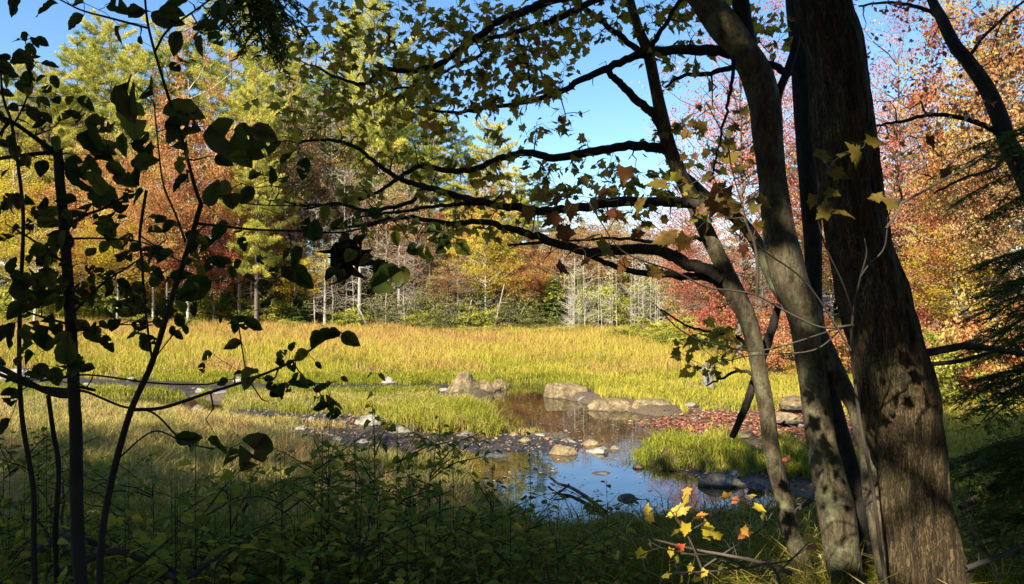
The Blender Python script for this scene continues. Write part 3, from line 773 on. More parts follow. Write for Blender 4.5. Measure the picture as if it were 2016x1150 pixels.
PR['orangebush'] = [proto_broad('orange_bush', M['orange'], M['bark'], H=3.2, W=3.6, n_cl=80, n_leaf=70, leaf=.12, base=.0, low=True, sparse=.8)]
SIZE = {k: v for k, v in dict(pine=(26, 9), pine_green=(26, 7.5), orange=(16, 9), red=(16, 9), pink=(16, 9), yellow=(16, 9), rust=(16, 9), hemlock=(11, 6), fir=(7, 4.2),
        bare=(11, 4.5), white=(9, 3.4), bush=(3.2, 3.8), olivebush=(4.6, 4.6), redbush=(3.2, 3.8), orangebush=(3.2, 3.8)).items()}
PHR = dict(pine=('yellow-green white pine', 'pine'), pine_green=('dark green white pine', 'pine'), orange=('orange maple', 'tree'), red=('red maple', 'tree'), pink=('pinkish red maple', 'tree'),
           yellow=('golden yellow birch', 'tree'), rust=('thin rusty brown tree', 'tree'), hemlock=('dark hemlock', 'tree'), fir=('young green fir', 'tree'), bare=('bare grey tree', 'tree'),
           white=('dead whitish sapling', 'dead tree'), bush=('leafy green bush', 'bush'), olivebush=('dull olive bush', 'bush'), redbush=('red bush', 'bush'), orangebush=('orange bush', 'bush'))
used = {}
FAR = []
def far(kind, px, top, d, wpx=None, phrase=None):
    pl = PR[kind]; k = used.get(kind, 0); used[kind] = k + 1
    src = pl[k % len(pl)]
    x = float(P(px, 575, d)[0]); zg = float(ground(np.array([x]), np.array([float(d)]))[0])
    H = float(P(px, top, d)[2]) - zg; h0, w0 = SIZE[kind]
    W = (wpx * d / FPX) if wpx else w0 * H / h0
    sc = (W / w0, W / w0, H / h0); rz = R.uniform(0, 6.28)
    if k < len(pl):
        o = src; o.location, o.rotation_euler, o.scale = (x, d, zg), (0, 0, rz), sc
    else:
        o = copy_thing(src, (x, d, zg), rz, sc)
    FAR.append((o, kind, px, d, phrase))
    return o

# tall pines along the skyline, left to right
for a in [(505, 140, 55, 150), (30, 120, 64), (95, 130, 66, 170), (150, 75, 70, 190), (215, 35, 68, 200), (262, 92, 62, 170), (330, 30, 70, 190), (452, -20, 66, 210), (520, 10, 60, 190), (590, 60, 72, 170), (735, -55, 66, 190), (690, 20, 76, 180), (800, 95, 72, 180),
          (855, 215, 66, 170), (970, 235, 62, 150), (1015, 330, 72, 120), (1795, 190, 46, 150), (1850, 260, 50, 150), (1955, 40, 44, 220)]:
    far('pine', *a)
for a in [(180, 60, 74, 170), (300, 110, 66, 160), (400, 60, 72, 170), (560, 150, 66, 150), (770, 200, 66, 140), (840, 120, 74), (905, 260, 72, 130), (1060, 345, 74, 120), (640, 150, 70, 150), (1580, 300, 66, 160)]: far('pine_green', *a)
# broadleaved trees in colour
for a in [(330, 330, 53, 150), (372, 105, 54, 190), (235, 250, 60, 170), (475, 330, 58, 150), (120, 330, 60, 170), (960, 330, 62, 150), (1060, 470, 62, 110), (700, 330, 66, 130), (1010, 500, 60, 110), (300, 380, 55, 160), (1960, -60, 24, 330), (1900, 330, 26, 220), (1830, 520, 28, 180)]: far('orange', *a)
for a in [(455, 210, 62, 150), (420, 400, 56, 150), (540, 420, 60, 130), (1850, 400, 32, 220), (1760, 470, 34, 200), (900, 480, 66, 100), (1395, 490, 46, 170), (190, 420, 57, 150), (330, 470, 58, 140)]: far('red', *a)
for a in [(1455, 0, 34, 330), (1770, 40, 30, 280), (1600, 130, 40, 260), (1360, 330, 50, 170)]: far('pink', *a)
for a in [(25, 300, 56, 190), (70, 420, 52, 190), (230, 400, 54, 150), (955, 400, 58, 150), (610, 470, 58, 120), (1075, 520, 62, 80), (1700, 380, 44, 220), (1780, 400, 40, 200), (1640, 420, 48, 200), (1880, 430, 25, 220), (1810, 330, 33, 180), (150, 480, 58, 140), (380, 480, 58, 140)]: far('yellow', *a)
for a in [(560, 190, 60, 170), (620, 300, 62, 150), (770, 350, 62, 160), (830, 420, 60, 130), (1120, 425, 66, 150), (1250, 430, 68, 160), (1190, 420, 72, 150), (1150, 430, 64, 140), (1220, 440, 63, 140), (1330, 420, 62, 160), (1500, 420, 50, 170), (880, 520, 58, 120), (500, 500, 60, 120), (2050, 200, 22, 300), (1900, 300, 28, 200), (1720, 330, 36, 190)]: far('rust', *a)
for a in [(600, 170, 63, 140), (660, 220, 62, 150), (740, 290, 60, 140), (790, 330, 61, 140), (860, 400, 62, 130), (700, 420, 58, 110), (1110, 470, 60, 110), (560, 330, 61, 120), (930, 440, 63, 110), (440, 420, 62, 120), (270, 400, 61, 110), (820, 470, 57, 100), (655, 470, 57, 110), (1040, 440, 64, 110), (580, 260, 59, 130), (620, 400, 57, 110), (520, 440, 58, 110), (680, 330, 58, 120), (760, 420, 57, 110), (800, 500, 56, 100), (900, 520, 57, 100), (240, 480, 57, 110), (360, 480, 57, 110)]: far('bare', *a)
for a in [(560, 480, 67), (620, 520, 63), (670, 500, 66), (730, 510, 66), (800, 500, 67), (865, 520, 65), (930, 510, 66), (1000, 520, 65), (1060, 540, 64), (500, 530, 66), (430, 520, 67), (340, 520, 66), (250, 530, 66), (180, 520, 68), (90, 530, 68), (20, 520, 68), (1340, 500, 70), (1440, 490, 64), (1240, 520, 73), (1150, 520, 70), (480, 400, 64), (740, 400, 66), (1760, 420, 44), (1840, 430, 36), (1680, 430, 50), (1930, 400, 34), (290, 450, 64), (140, 460, 64)]: far('hemlock', *a)
for a in [(225, 480, 56, 100), (545, 520, 60, 100), (700, 545, 60, 90), (760, 540, 60, 90), (860, 545, 60, 90), (960, 540, 60, 90), (1030, 560, 60, 80), (600, 560, 58, 80), (590, 500, 61, 100), (670, 520, 59, 90), (410, 540, 60, 90), (350, 560, 60, 80), (545, 560, 60, 80), (440, 560, 59, 70), (1090, 545, 60, 80), (650, 555, 60, 75)]: far('fir', *a)
for px, top, d in [(1128, 500, 56), (1150, 480, 57), (1176, 520, 55), (1205, 490, 57), (1245, 480, 58), (1266, 520, 56), (1290, 500, 57), (1340, 520, 56), (1300, 540, 53), (1270, 475, 60), (1120, 540, 54)]: far('white', px, top, d)
for a in [(300, 540, 60, 150), (255, 560, 58, 120), (430, 550, 58, 120), (60, 535, 58, 160), (150, 550, 60, 150), (205, 545, 62, 140), (20, 550, 60, 140), (990, 640, 57, 80), (1310, 640, 42, 130), (1360, 650, 40, 130), (480, 620, 59, 60), (350, 545, 58, 140), (395, 575, 57, 110), (510, 570, 58, 120), (105, 565, 56, 130), (585, 570, 59, 110), (1140, 535, 62, 140), (1220, 530, 63, 150), (1300, 535, 62, 140), (1180, 560, 60, 110), (1270, 560, 60, 110), (930, 600, 56, 100), (690, 605, 57, 90), (820, 605, 56, 90), (40, 610, 53, 80), (130, 622, 52, 60), (270, 618, 54, 70), (370, 625, 53, 50), (450, 632, 54, 60), (565, 628, 54, 60), (625, 640, 53, 50), (760, 636, 54, 60), (870, 648, 52, 60), (960, 640, 53, 70), (1060, 645, 52, 60), (1115, 640, 53, 70), (1205, 645, 51, 60), (1280, 625, 47, 110), (1340, 622, 43, 120), (1235, 640, 48, 90), (1010, 648, 50, 50), (910, 640, 51, 60), (-60, 580, 55, 130), (1420, 640, 36, 130), (0, 590, 56, 120), (1850, 650, 18, 190), (1500, 620, 40, 170), (1740, 620, 30, 150)]: far('bush', *a)
for a in [(240, 590, 61, 110), (330, 600, 61, 110), (580, 590, 60, 100), (660, 585, 60, 110), (750, 575, 58, 110), (900, 545, 60, 130), (1010, 560, 59, 130), (830, 560, 57, 110), (880, 575, 56, 110), (940, 570, 58, 120), (980, 590, 57, 110), (780, 590, 58, 90), (1040, 600, 58, 100), (1090, 620, 58, 80), (720, 610, 59, 80), (1160, 640, 55, 90), (1240, 645, 52, 90), (850, 625, 55, 70)]: far('olivebush', *a)
for a in [(540, 610, 59, 80), (1390, 590, 44, 130), (1480, 560, 36, 170), (1850, 560, 26, 170), (1560, 600, 30, 170), (1660, 610, 26, 170), (1790, 600, 24, 160), (600, 625, 60, 60)]: far('redbush', *a)
for a in [(470, 550, 59, 60), (1430, 600, 38, 150), (1530, 640, 28, 160), (1880, 620, 20, 190), (1960, 540, 18, 190), (1700, 640, 25, 170), (1345, 600, 46, 110), (1835, 640, 22, 120)]: far('orangebush', *a)
# fill behind: slopes of mixed wood further back
for k, px in enumerate(range(-260, 2400, 46)):
    d = R.uniform(80, 100); px2 = px + R.uniform(-25, 25)
    sky_line = np.interp(px2, [-300, 100, 520, 760, 850, 1000, 1100, 1330, 1500, 1700, 1900, 2400], [130, 130, 70, 110, 260, 330, 405, 415, 380, 360, 230, 130])
    kind = ['pine', 'rust', 'orange', 'hemlock', 'yellow', 'pine_green', 'pine', 'hemlock'][int(R.integers(0, 8))]
    top = sky_line + R.uniform(5, 90)
    if kind == 'hemlock': top = max(top, 330)
    far(kind, px2, top, d)
def zone(px):
    for lim, t in [(0, 'beyond the left edge of the meadow'), (105, 'behind the thin stem at the left edge'), (180, 'behind the cut-off dark stub'), (330, 'between cut-off stub and leaning sapling'), (440, 'behind the fork of the leaning sapling'),
                   (600, 'right of the leaning sapling fork'), (760, 'behind the hanging dead leaf wad'), (870, 'left of the pointed boulder, beyond the meadow'), (1000, 'beyond the pointed boulder'),
                   (1110, 'beyond the flat-topped boulder'), (1350, 'around the pale dead thicket'), (1480, 'behind the slender lichen-covered stem'), (1640, 'between the leaning maple stems'),
                   (1880, 'just right of the great dark trunk'), (2020, 'at the right edge behind the curved dark tree')]:
        if px < lim: return t
    return 'past the right edge of the frame'
def label_far():
    grp = {}
    for o, kind, px, d, ph in FAR:
        if px < -40 or px > 2060 :
            pass
        row = 'distant ' if d > 76 else ''
        grp.setdefault((row + PHR[kind][0], zone(px)), []).append((px, o, kind, d))
    nth = ['leftmost', 'second from left', 'third from left', 'fourth from left', 'fifth from left', 'sixth from left', 'seventh from left']
    num = ['', '', 'two', 'three', 'four', 'five', 'six', 'seven', 'eight', 'nine', 'ten', 'eleven', 'twelve', 'thirteen', 'fourteen', 'fifteen', 'sixteen']
    for (ph, zn), L in grp.items():
        L.sort(key=lambda t: t[0])
        for k, (px, o, kind, d) in enumerate(L):
            if len(L) == 1: lab = f'{ph} {zn}'
            else:
                w = 'rightmost' if k == len(L) - 1 else (nth[k] if k < 7 else f'number {k + 1} from left')
                lab = f'{ph} {zn}, {w} of {num[len(L)]}'
            if len(lab.split()) > 16: lab = lab.replace(', beyond the meadow', '').replace(' at the right edge', ' right')
            tag(o, lab, PHR[kind][1], {'pine': 'pines across the meadow', 'tree': 'trees across the meadow', 'dead tree': 'dead saplings of the pale thicket', 'bush': 'bushes along the meadow edge'}[PHR[kind][1]])
label_far()

# standing dead trunks and driftwood at the meadow edge
def dead_snag(px, top, d, r, label, lean=0.0, arms=10):
    x = float(P(px, 575, d)[0]); zg = float(ground(np.array([x]), np.array([float(d)]))[0]); H = float(P(px, top, d)[2]) - zg
    rt = root('dead_snag', (x, d, zg), label, 'dead tree'); g = Geo(); tp = trunk_path(H, .012, 8); tp[:, 0] += lean * tp[:, 2]
    tube(g, tp, np.linspace(r, r * .45, 8), 7, .5, .06); g.build('trunk', M['deadbark'], rt, True)
    g = Geo()
    for k in range(arms):
        s = at_h(tp, R.uniform(.25, .98) * H); a = R.uniform(0, 6.28); L = R.uniform(.6, 2.2)
        tube(g, curve_limb(s, s + np.array([math.cos(a), math.sin(a), R.uniform(-.3, .3)]) * L, 5, .1, .2), np.linspace(.035, .008, 5), 4, .5, 0, False)
    g.build('branches', M['deadbark'], rt, True)
dead_snag(640, 510, 57, .15, 'pale bare trunk standing straight in front of the dark firs, left one')
dead_snag(708, 490, 57, .20, 'thick grey dead trunk with a broken leg leaning against it', 0, 14)
dead_snag(728, 600, 56.5, .12, 'short whitish broken trunk leaning on the thick grey dead trunk', -.45, 2)
dead_snag(786, 480, 58, .16, 'grey trunk among drooping bare branches left of the olive bushes', 0, 18)
dead_snag(846, 500, 60, .14, 'grey trunk behind the first olive bush beyond the pointed boulder')
dead_snag(470, 430, 57, .10, 'slim pale trunk rising beside the small orange bush')
dead_snag(495, 480, 57.5, .09, 'thinner pale trunk just right of the slim pale one')
dead_snag(915, 590, 56, .08, 'thin pale pole leaning right out of the olive bushes', .2, 3)
dead_snag(970, 560, 56, .08, 'thin pale pole leaning right, further right among olive bushes', .22, 3)
def drift(px, py, z, d_up, label, n=9, spread=.35, sc=1.0):
    p = G(px, py, z); rt = root('driftwood_stump', (p[0], p[1], z), label, 'stump'); g = Geo()
    for k in range(n):
        a = R.uniform(0, 6.28); L = R.uniform(.5, 1.1) * sc
        e = np.array([math.cos(a) * spread * L * 1.6, math.sin(a) * spread * L, d_up * L * R.uniform(.3, 1)])
        tube(g, curve_limb((R.normal(0, .06), R.normal(0, .06), -.05), e, 5, .1, .3), np.linspace(.085, .02, 5) * sc, 6, .5, .1)
    g.build('roots', M['silver'], rt, True)
drift(1394, 760, .35, 1.3, 'silvery driftwood stump standing in the meadow left of the slender stem', 6, .16, .95)
drift(1192, 706, .4, .8, 'small tangle of grey dead twigs in the meadow', 16, .7, .45)
drift(1570, 836, .1, .5, 'dark rotten root end beside the red leaves behind the leaning stems', 8, .9, .7)

# ------------------------------------------------------------------ the shady wood behind the camera (casts the shade of the near bank)
GAPS = [(P(1815, 1110, 4.0), .62), (P(1800, 980, 4.0), .2), (P(1745, 960, 4.1), .16), (P(1795, 830, 4.1), .10), (P(1515, 860, 5.0), .26), (P(1500, 720, 5.0), .16), (P(1535, 1000, 5.0), .12), (P(1650, 1010, 4.6), .24), (P(1610, 840, 4.6), .18),
        (P(1715, 880, 3.9), .24), (P(1560, 540, 4.6), .12), (P(1360, 380, 5.0), .10), (P(1400, 470, 5.0), .16), (P(1640, 1100, 4.6), .16), (P(1550, 470, 4.7), .08), (P(1160, 440, 2.8), .06), (P(1350, 1040, 3.45), .3), (P(1340, 1115, 2.95), .2)]  # crowns shaped for light: leaves cleared along sun rays to these spots
TS = np.array(TO_SUN)
def cull(p):
    ok = np.ones(len(p), bool)
    for c, r in GAPS:
        v = p - c; t = v @ TS; d2 = (v * v).sum(1) - t * t
        ok &= ~((t > .15) & (d2 < (r * .75 + .12 + .003 * t) ** 2))
    return ok
M['shadeleaf'] = leaf_mat('woodland_leaves', [(.04, .07, .02), (.07, .10, .025), (.12, .13, .03), (.2, .15, .04)], .2)
def rear_tree(x, y, H, W, nl, label, zlo=.12, nc=140):
    zg = float(ground(np.array([float(x)]), np.array([float(y)]))[0])
    rt = root('woodland_tree', (x, y, zg), label, 'tree', 'shady wood behind the viewer'); g = Geo(); tp = trunk_path(H * .95, .01)
    tube(g, tp, np.linspace(.22, .04, 9), 7)
    u = nrm(R.standard_normal((nc, 3))); cen = u * R.uniform(.1, 1, (nc, 1)) ** .5 * np.array([W / 2, W / 2, H * (1 - zlo) / 2]) + np.array([0, 0, H * (1 + zlo) / 2])
    for k in [q for q in range(0, nc, 4) if cull(cen[q:q + 1] + np.array([x, y, zg]))[0]]: tube(g, curve_limb(at_h(tp, np.clip(cen[k, 2] - 1, .5, H * .9)), cen[k], 4), np.linspace(.06, .01, 4), 3, .5, 0, False)
    g.build('trunk', M['bark'], rt, True)
    ci = R.integers(0, nc, nl); p = cen[ci] + R.standard_normal((nl, 3)) * np.array([.8, .8, .5]) * W / 9
    p = p[cull(p + np.array([x, y, zg])) & (p[:, 2] > .3)]; n = len(p); lf = Geo()
    scatter(lf, KITE, p, rv(n), rv(n, .3), .36 * R.uniform(.6, 1.3, n), R.uniform(0, 1, n))
    lf.build('crown', M['shadeleaf'], rt)
names = ['nearest', 'second', 'third', 'fourth', 'fifth', 'sixth', 'seventh', 'eighth', 'ninth', 'tenth', 'eleventh', 'twelfth', 'thirteenth', 'fourteenth', 'fifteenth', 'sixteenth', 'seventeenth', 'eighteenth', 'nineteenth', 'twentieth']
rear = [(-3.1, -5, 18.5, 10), (3.5, -6, 17, 9), (-10, -5, 16.6, 9), (-17, -4.5, 20, 9), (-24, -4, 20, 9), (-31, -3, 19, 9), (9.5, -4, 16, 8), (-3.2, -10.5, 18, 9), (-14, -11, 21, 9), (0, -12, 19, 9), (-21, -11, 21, 9), (-38, -3, 19, 9),
        (7, -12, 18, 9), (16, -3, 14, 8), (-28, -11, 21, 9), (-36, -10, 21, 9)]
for k, (x, y, H, W) in enumerate(rear):
    rear_tree(x, y, H * (1 if k == 0 else .92), W, (24000 if k == 0 else 9000), f'leafy tree of the shady wood behind the viewer, {names[k]} counting outward', nc=420 if k == 0 else 140)

# ------------------------------------------------------------------ foreground materials
M['mapleA'] = bark_mat('great_maple_bark', (.005, .004, .0028), (.19, .128, .058), (.07, .065, .025), 24, 1.0, .18, 2.2, (.54, .70), .03)
M['mapleB'] = bark_mat('smooth_maple_bark', (.013, .010, .007), (.155, .12, .065), (.15, .15, .07), 16, .5, .35, 4.0, (.53, .64))
M['branch'] = bark_mat('branch_bark', (.014, .012, .009), (.055, .045, .033), None, 22, .4, .5)
M['sapbark'] = plain_mat('sapling_bark', (.022, .019, .015))
M['vinebark'] = plain_mat('pale_sapling_bark', (.07, .055, .038))
M['mapleleaf'] = leaf_mat('maple_leaves_turning', [(.19, .19, .02), (.36, .31, .03), (.50, .40, .04), (.46, .25, .045)], .55, .01, spots=((.14, .07, .02), 14))
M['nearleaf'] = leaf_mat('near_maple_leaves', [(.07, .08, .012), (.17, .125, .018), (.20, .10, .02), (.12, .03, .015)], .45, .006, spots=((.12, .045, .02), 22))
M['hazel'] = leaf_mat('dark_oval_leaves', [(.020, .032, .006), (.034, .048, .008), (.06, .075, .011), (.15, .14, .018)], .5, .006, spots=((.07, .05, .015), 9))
M['shoot'] = leaf_mat('undergrowth_leaves', [(.12, .15, .018), (.18, .21, .024), (.26, .27, .03), (.44, .34, .04)], .45, .008)
M['goldleaf'] = leaf_mat('gold_and_red_seedling_leaves', [(.66, .50, .04), (.62, .40, .04), (.52, .18, .03), (.42, .05, .03)], .45, .03)
M['deadleaf'] = leaf_mat('withered_brown_leaves', [(.02, .014, .010), (.04, .027, .017), (.07, .04, .02)], .1, 0)

def px_path(pts, d0, d1=None, n=6):
    a = np.array(pts, float); d1 = d0 if d1 is None else d1
    t = np.concatenate([[0], np.cumsum(np.hypot(*np.diff(a, axis=0).T))]); t /= t[-1]
    return smooth_path(P(a[:, 0], a[:, 1], d0 + (d1 - d0) * t), n), t
def lerp_w(t, w, n):
    tt = np.concatenate([np.linspace(t[i], t[i + 1], n, endpoint=False) for i in range(len(t) - 1)] + [[t[-1]]])
    return np.interp(tt, t, w), tt

def stem_mesh(name, rows, d, mat, parent, sides=28, rough=.04, n=10, d1=None, flare=0):
    """rows: (cx, halfwidth px, y) from bottom to top"""
    a = np.array(rows, float)
    pth, t = px_path(a[:, [0, 2]], d, d1, n)
    rad, tt = lerp_w(t, a[:, 1], n)
    dep = d + ((d if d1 is None else d1) - d) * tt
    rad = rad * dep / FPX * .86
    pth, rad = np.array(pth), np.array(rad)
    def disp(i, ang):
        z = pth[i, 2][:, None]; aa = ang[None]
        r0 = rad[:, None]
        v = np.zeros((len(i), len(ang)))
        for q in range(len(i)):
            for w in range(len(ang)):
                c = Vector((math.cos(ang[w]) * 2.2, math.sin(ang[w]) * 2.2, pth[q, 2] * 1.6))
                v[q, w] = noise.noise(c) * 1.3 + noise.noise(c * 3.1) * .6 + (abs(noise.noise(Vector((math.cos(ang[w]) * 8, math.sin(ang[w]) * 8, pth[q, 2] * 3.0)))) - .25) * 1.2 + noise.noise(Vector((math.cos(ang[w]) * 17, math.sin(ang[w]) * 17, pth[q, 2] * 9))) * .3
        return v * rough * r0
    g = Geo(); tube(g, pth - np.array(parent.location), rad, sides, .5, 0, True, disp)
    return g.build(name, mat, parent, True)

def base_at(px, d):
    x = float(P(px, 575, d)[0]); return (x, d, float(ground(np.array([x]), np.array([float(d)]))[0]))

class Grow:
    """nodes of the growing wood; targets are joined to the nearest node"""
    def __init__(s, org): s.N, s.Rd, s.org, s.g = [], [], np.array(org), Geo()
    def path(s, pts, rad, sides=6, geo=None):
        tube(geo or s.g, pts - s.org, rad, sides, .5, .03, True); s.N += list(pts); s.Rd += list(np.broadcast_to(rad, (len(pts),)))
    def join(s, tgt, r0=.006, r1=.0022, sag=.05, wob=.35, sides=4, only=None):
        A = np.array(s.N); dv = A - tgt; dist = np.linalg.norm(dv * np.array([1, .8, 1]), axis=1)
        k = int(np.argmin(dist)); a = A[k]; L = np.linalg.norm(tgt - a)
        if L < .012: return a, nrm(R.standard_normal(3))
        n = 4 if L < .25 else 7
        pts = curve_limb(a, tgt, n, -sag * R.uniform(-.3, 1), wob)
        ra = min(r0 * (1 + 1.2 * L), max(s.Rd[k], r1))
        rr = np.linspace(ra, r1, n)
        tube(s.g, pts - s.org, rr, sides, .5, 0, False)
        s.N += list(pts[1:]); s.Rd += list(rr[1:])
        return a, nrm(pts[-1] - pts[-2])

# ------------------------------------------------------------------ the great maple and its neighbours
bA = base_at(1850, 4.1)
A = root('great_maple', bA, 'great dark rough-barked leaning trunk, thickest in the picture, sunlit at its foot', 'tree')
stem_mesh('trunk', [(1880, 150, 1420), (1850, 115, 1280), (1832, 88, 1180), (1822, 80, 1120), (1806, 74, 1000), (1796, 76, 900), (1774, 82, 820), (1765, 82, 775), (1746, 78, 700), (1728, 78, 625), (1715, 76, 575), (1695, 66, 500), (1678, 64, 400),
          (1664, 64, 300), (1654, 62, 200), (1644, 61, 100), (1632, 60, 60), (1617, 58, 0), (1600, 56, -100), (1570, 50, -400), (1540, 44, -800)], 4.1, M['mapleA'], A, 112, .10, 16)
M['hole_shade'] = plain_mat('knot_hole_painted_shade', (.008, .006, .005))  # near-black colour stands for the shade inside the knot hole; the disc is solid
def knot_hole_disc(px, py, d, r, parent):
    c = P(px, py, d); g = Geo(); a = np.linspace(0, 6.28, 13)[:-1]
    pts = np.array([[0, .06, 0], [0, -.004, 0]]); tube(g, pts + c - np.array(parent.location), [r * 1.5, r], 10, .5, .1); return g.build('knot_hole', M['hole_shade'], parent, True)
knot_hole_disc(1758, 814, 3.935, .012, A)
gA = Grow(bA)
for pts, w0, w1, d0, d1 in [([(1770, 705), (1850, 690), (1900, 682), (1960, 688), (2030, 700)], 9, 5, 4.1, 3.9), ([(1800, 720), (1880, 712), (1930, 700), (1965, 690)], 5, 3, 4.1, 3.9)]:
    p, t = px_path(pts, d0, d1); rr, _ = lerp_w(t, np.linspace(w0, w1, len(pts)), 6); gA.path(p, rr * 4 / FPX)
gA.g.build('branch', M['branch'], A, True)

bB = base_at(1690, 4.6)
B = root('forked_maple', bB, 'middle grey leaning maple stem dividing in a fork near the top of the picture', 'tree')
stem_mesh('trunk', [(1730, 60, 1380), (1690, 44, 1230), (1668, 36, 1150), (1646, 41, 1005), (1618, 33, 875), (1604, 32, 775), (1588, 30, 675), (1578, 36, 610), (1558, 38, 560), (1542, 40, 500), (1530, 34, 430), (1520, 30, 350), (1513, 32, 280),
          (1506, 35, 210), (1490, 36, 150), (1462, 32, 100), (1424, 36, 50), (1386, 31, 0), (1340, 28, -60), (1270, 24, -160)], 4.6, M['mapleB'], B, 32, .05)
stem_mesh('fork_limb', [(1500, 20, 160), (1478, 21, 110), (1466, 20, 60), (1458, 19, 0), (1450, 17, -100)], 4.62, M['branch'], B, 16, .04)
stem_mesh('fork_limb', [(1527, 12, 215), (1532, 10, 185), (1546, 9, 150), (1563, 9, 100), (1572, 8, 50), (1577, 7, 0), (1580, 6, -60)], 4.6, M['branch'], B, 10, .03)

bC = base_at(1590, 5.0)
C = root('slender_maple', bC, 'slender lichen-covered leaning stem, leftmost of the maple trunks', 'tree')
stem_mesh('trunk', [(1640, 40, 1330), (1612, 30, 1220), (1590, 25, 1150), (1560, 20, 1050), (1542, 18, 980), (1522, 19, 900), (1508, 18, 800), (1496, 18, 740), (1486, 19, 680), (1468, 21, 620), (1440, 20, 560), (1412, 18, 500), (1388, 18, 450), (1366, 18, 400),
          (1340, 16, 345), (1318, 16, 290), (1303, 15, 230), (1290, 13, 170), (1276, 13, 105), (1258, 11, 60), (1240, 10, 0), (1222, 9, -80)], 5.0, M['mapleB'], C, 22, .05)
bD = base_at(1640, 5.3)
D = root('shadowed_maple', bD, 'dark shadowed stem squeezed between the forked maple and the great trunk', 'tree')
stem_mesh('trunk', [(1720, 30, 1330), (1700, 24, 1150), (1680, 22, 960), (1640, 20, 800), (1612, 19, 680), (1602, 18, 585), (1601, 19, 500), (1596, 22, 400), (1587, 20, 300), (1580, 21, 200), (1575, 23, 100), (1565, 20, 0), (1555, 18, -120)], 5.3, M['branch'], D, 20, .05)
bE = base_at(1765, 3.95)
E = root('pale_side_stem', bE, 'thin pale stem curving up across the foot of the great trunk, sunlit at its bend', 'tree')
stem_mesh('trunk', [(1815, 36, 1330), (1775, 34, 1200), (1755, 32, 1120), (1735, 30, 1020), (1722, 28, 960), (1714, 25, 900), (1697, 18, 850), (1680, 16, 800), (1650, 22, 745), (1624, 22, 690), (1604, 21, 650), (1574, 22, 610), (1540, 19, 575), (1510, 17, 520), (1488, 15, 475), (1462, 14, 440), (1430, 13, 415),
          (1394, 12, 390), (1352, 10, 350), (1320, 9, 335)], 3.95, M['mapleB'], E, 20, .05, 8, 5.15)

BR = []
def branches(parent, lst, part='branch'):
    gr = Grow(parent.location)
    for pts, w0, w1, d0, d1 in lst:
        g = Geo(); p, t = px_path(pts, d0, d1); rr, _ = lerp_w(t, np.linspace(w0, w1, len(pts)), 6)
        rr = rr * (d0 + d1) / 2 / FPX
        p[1:-1] += R.normal(0, .004, (len(p) - 2, 3))
        gr.path(p, rr, 8, g); g.build(part, M['branch'], parent, True)
    return gr
grB = branches(B, [
    ([(1455, 105), (1400, 98), (1340, 99), (1270, 105), (1210, 128), (1150, 155), (1100, 182), (1040, 200), (960, 213), (890, 222), (820, 210)], 11, 2.5, 4.6, 5.5),
    ([(1556, 150), (1519, 128), (1444, 132), (1399, 145), (1344, 150), (1310, 172)], 8, 3, 5.0, 5.3),
    ([(1340, -60), (1240, -40), (1160, -20), (1087, 0), (1030, 22), (972, 50), (902, 100), (862, 127), (812, 140), (757, 138), (717, 165), (672, 155), (620, 130)], 11, 2.5, 4.6, 5.3),
    ([(1340, -60), (1250, -20), (1172, 0), (1102, 35), (1052, 52), (1002, 67), (957, 78), (950, 105), (900, 128), (830, 165), (760, 180)], 8, 2, 4.6, 5.6),
    ([(1445, 110), (1438, 180), (1428, 230), (1412, 300), (1399, 360)], 4, 1.5, 4.5, 4.4),
    ([(1010, 65), (1030, 100), (1040, 130), (1045, 165)], 4, 2, 5.0, 5.1)])
grC = branches(C, [
    ([(1316, 296), (1290, 290), (1240, 288), (1160, 299), (1090, 310), (1040, 300), (990, 310), (930, 333), (880, 335), (825, 328), (790, 347), (740, 380), (680, 400), (600, 405), (540, 395)], 10, 2, 5.0, 5.4),
    ([(1425, 550), (1400, 535), (1370, 526), (1330, 507), (1290, 491), (1220, 491), (1160, 496), (1100, 480), (1040, 460), (1000, 450), (950, 436), (880, 440), (800, 428), (730, 440), (650, 452)], 14, 2.5, 5.0, 5.3),
    ([(1278, 110), (1252, 95), (1197, 52), (1142, 8), (1100, -30)], 7, 4, 5.0, 5.1),
    ([(1276, 108), (1292, 75), (1312, 45), (1337, 0), (1350, -30)], 6, 3, 5.0, 4.9),
    ([(1310, 275), (1292, 232), (1265, 205), (1235, 178), (1210, 155), (1190, 134)], 10, 6, 5.0, 5.0),
    ([(1430, 575), (1400, 548), (1330, 542), (1250, 535), (1180, 512), (1110, 480), (1050, 478), (1000, 484)], 9, 2, 5.05, 5.2),
    ([(1418, 500), (1380, 470), (1300, 478), (1240, 470), (1180, 470), (1110, 475)], 5, 2, 5.0, 4.8),
    ([(1488, 690), (1445, 660), (1400, 655), (1350, 640), (1300, 610)], 4, 1.5, 5.0, 5.3),
    ([(1495, 745), (1460, 730), (1420, 745), (1390, 760)], 4, 1.5, 5.0, 5.3)])
grE = branches(E, [
    ([(1462, 440), (1420, 408), (1350, 400), (1290, 396), (1190, 400), (1090, 416), (1010, 408), (960, 400), (880, 380), (830, 365), (790, 355), (740, 320), (700, 290), (640, 275), (580, 280)], 12, 2.5, 4.75, 5.2),
    ([(840, 365), (800, 400), (720, 415), (660, 400), (600, 412)], 5, 2, 5.1, 5.2),
    ([(960, 400), (900, 402), (850, 408), (770, 418), (700, 430)], 5, 2, 5.1, 5.3)])
# hanging dead limb
g = Geo(); p, t = px_path([(1532, 600), (1522, 640), (1505, 690), (1482, 760), (1468, 800), (1441, 862)], 5.15, 5.2); rr, _ = lerp_w(t, [6, 8, 10, 8, 8, 6], 6)
tube(g, p, rr * 5.1 / FPX, 8, .5, .08); tag(g.build('dead_limb', M['branch'], None, True), 'broken dark limb hanging down behind the slender stem, its tip above a boulder', 'dead branch')

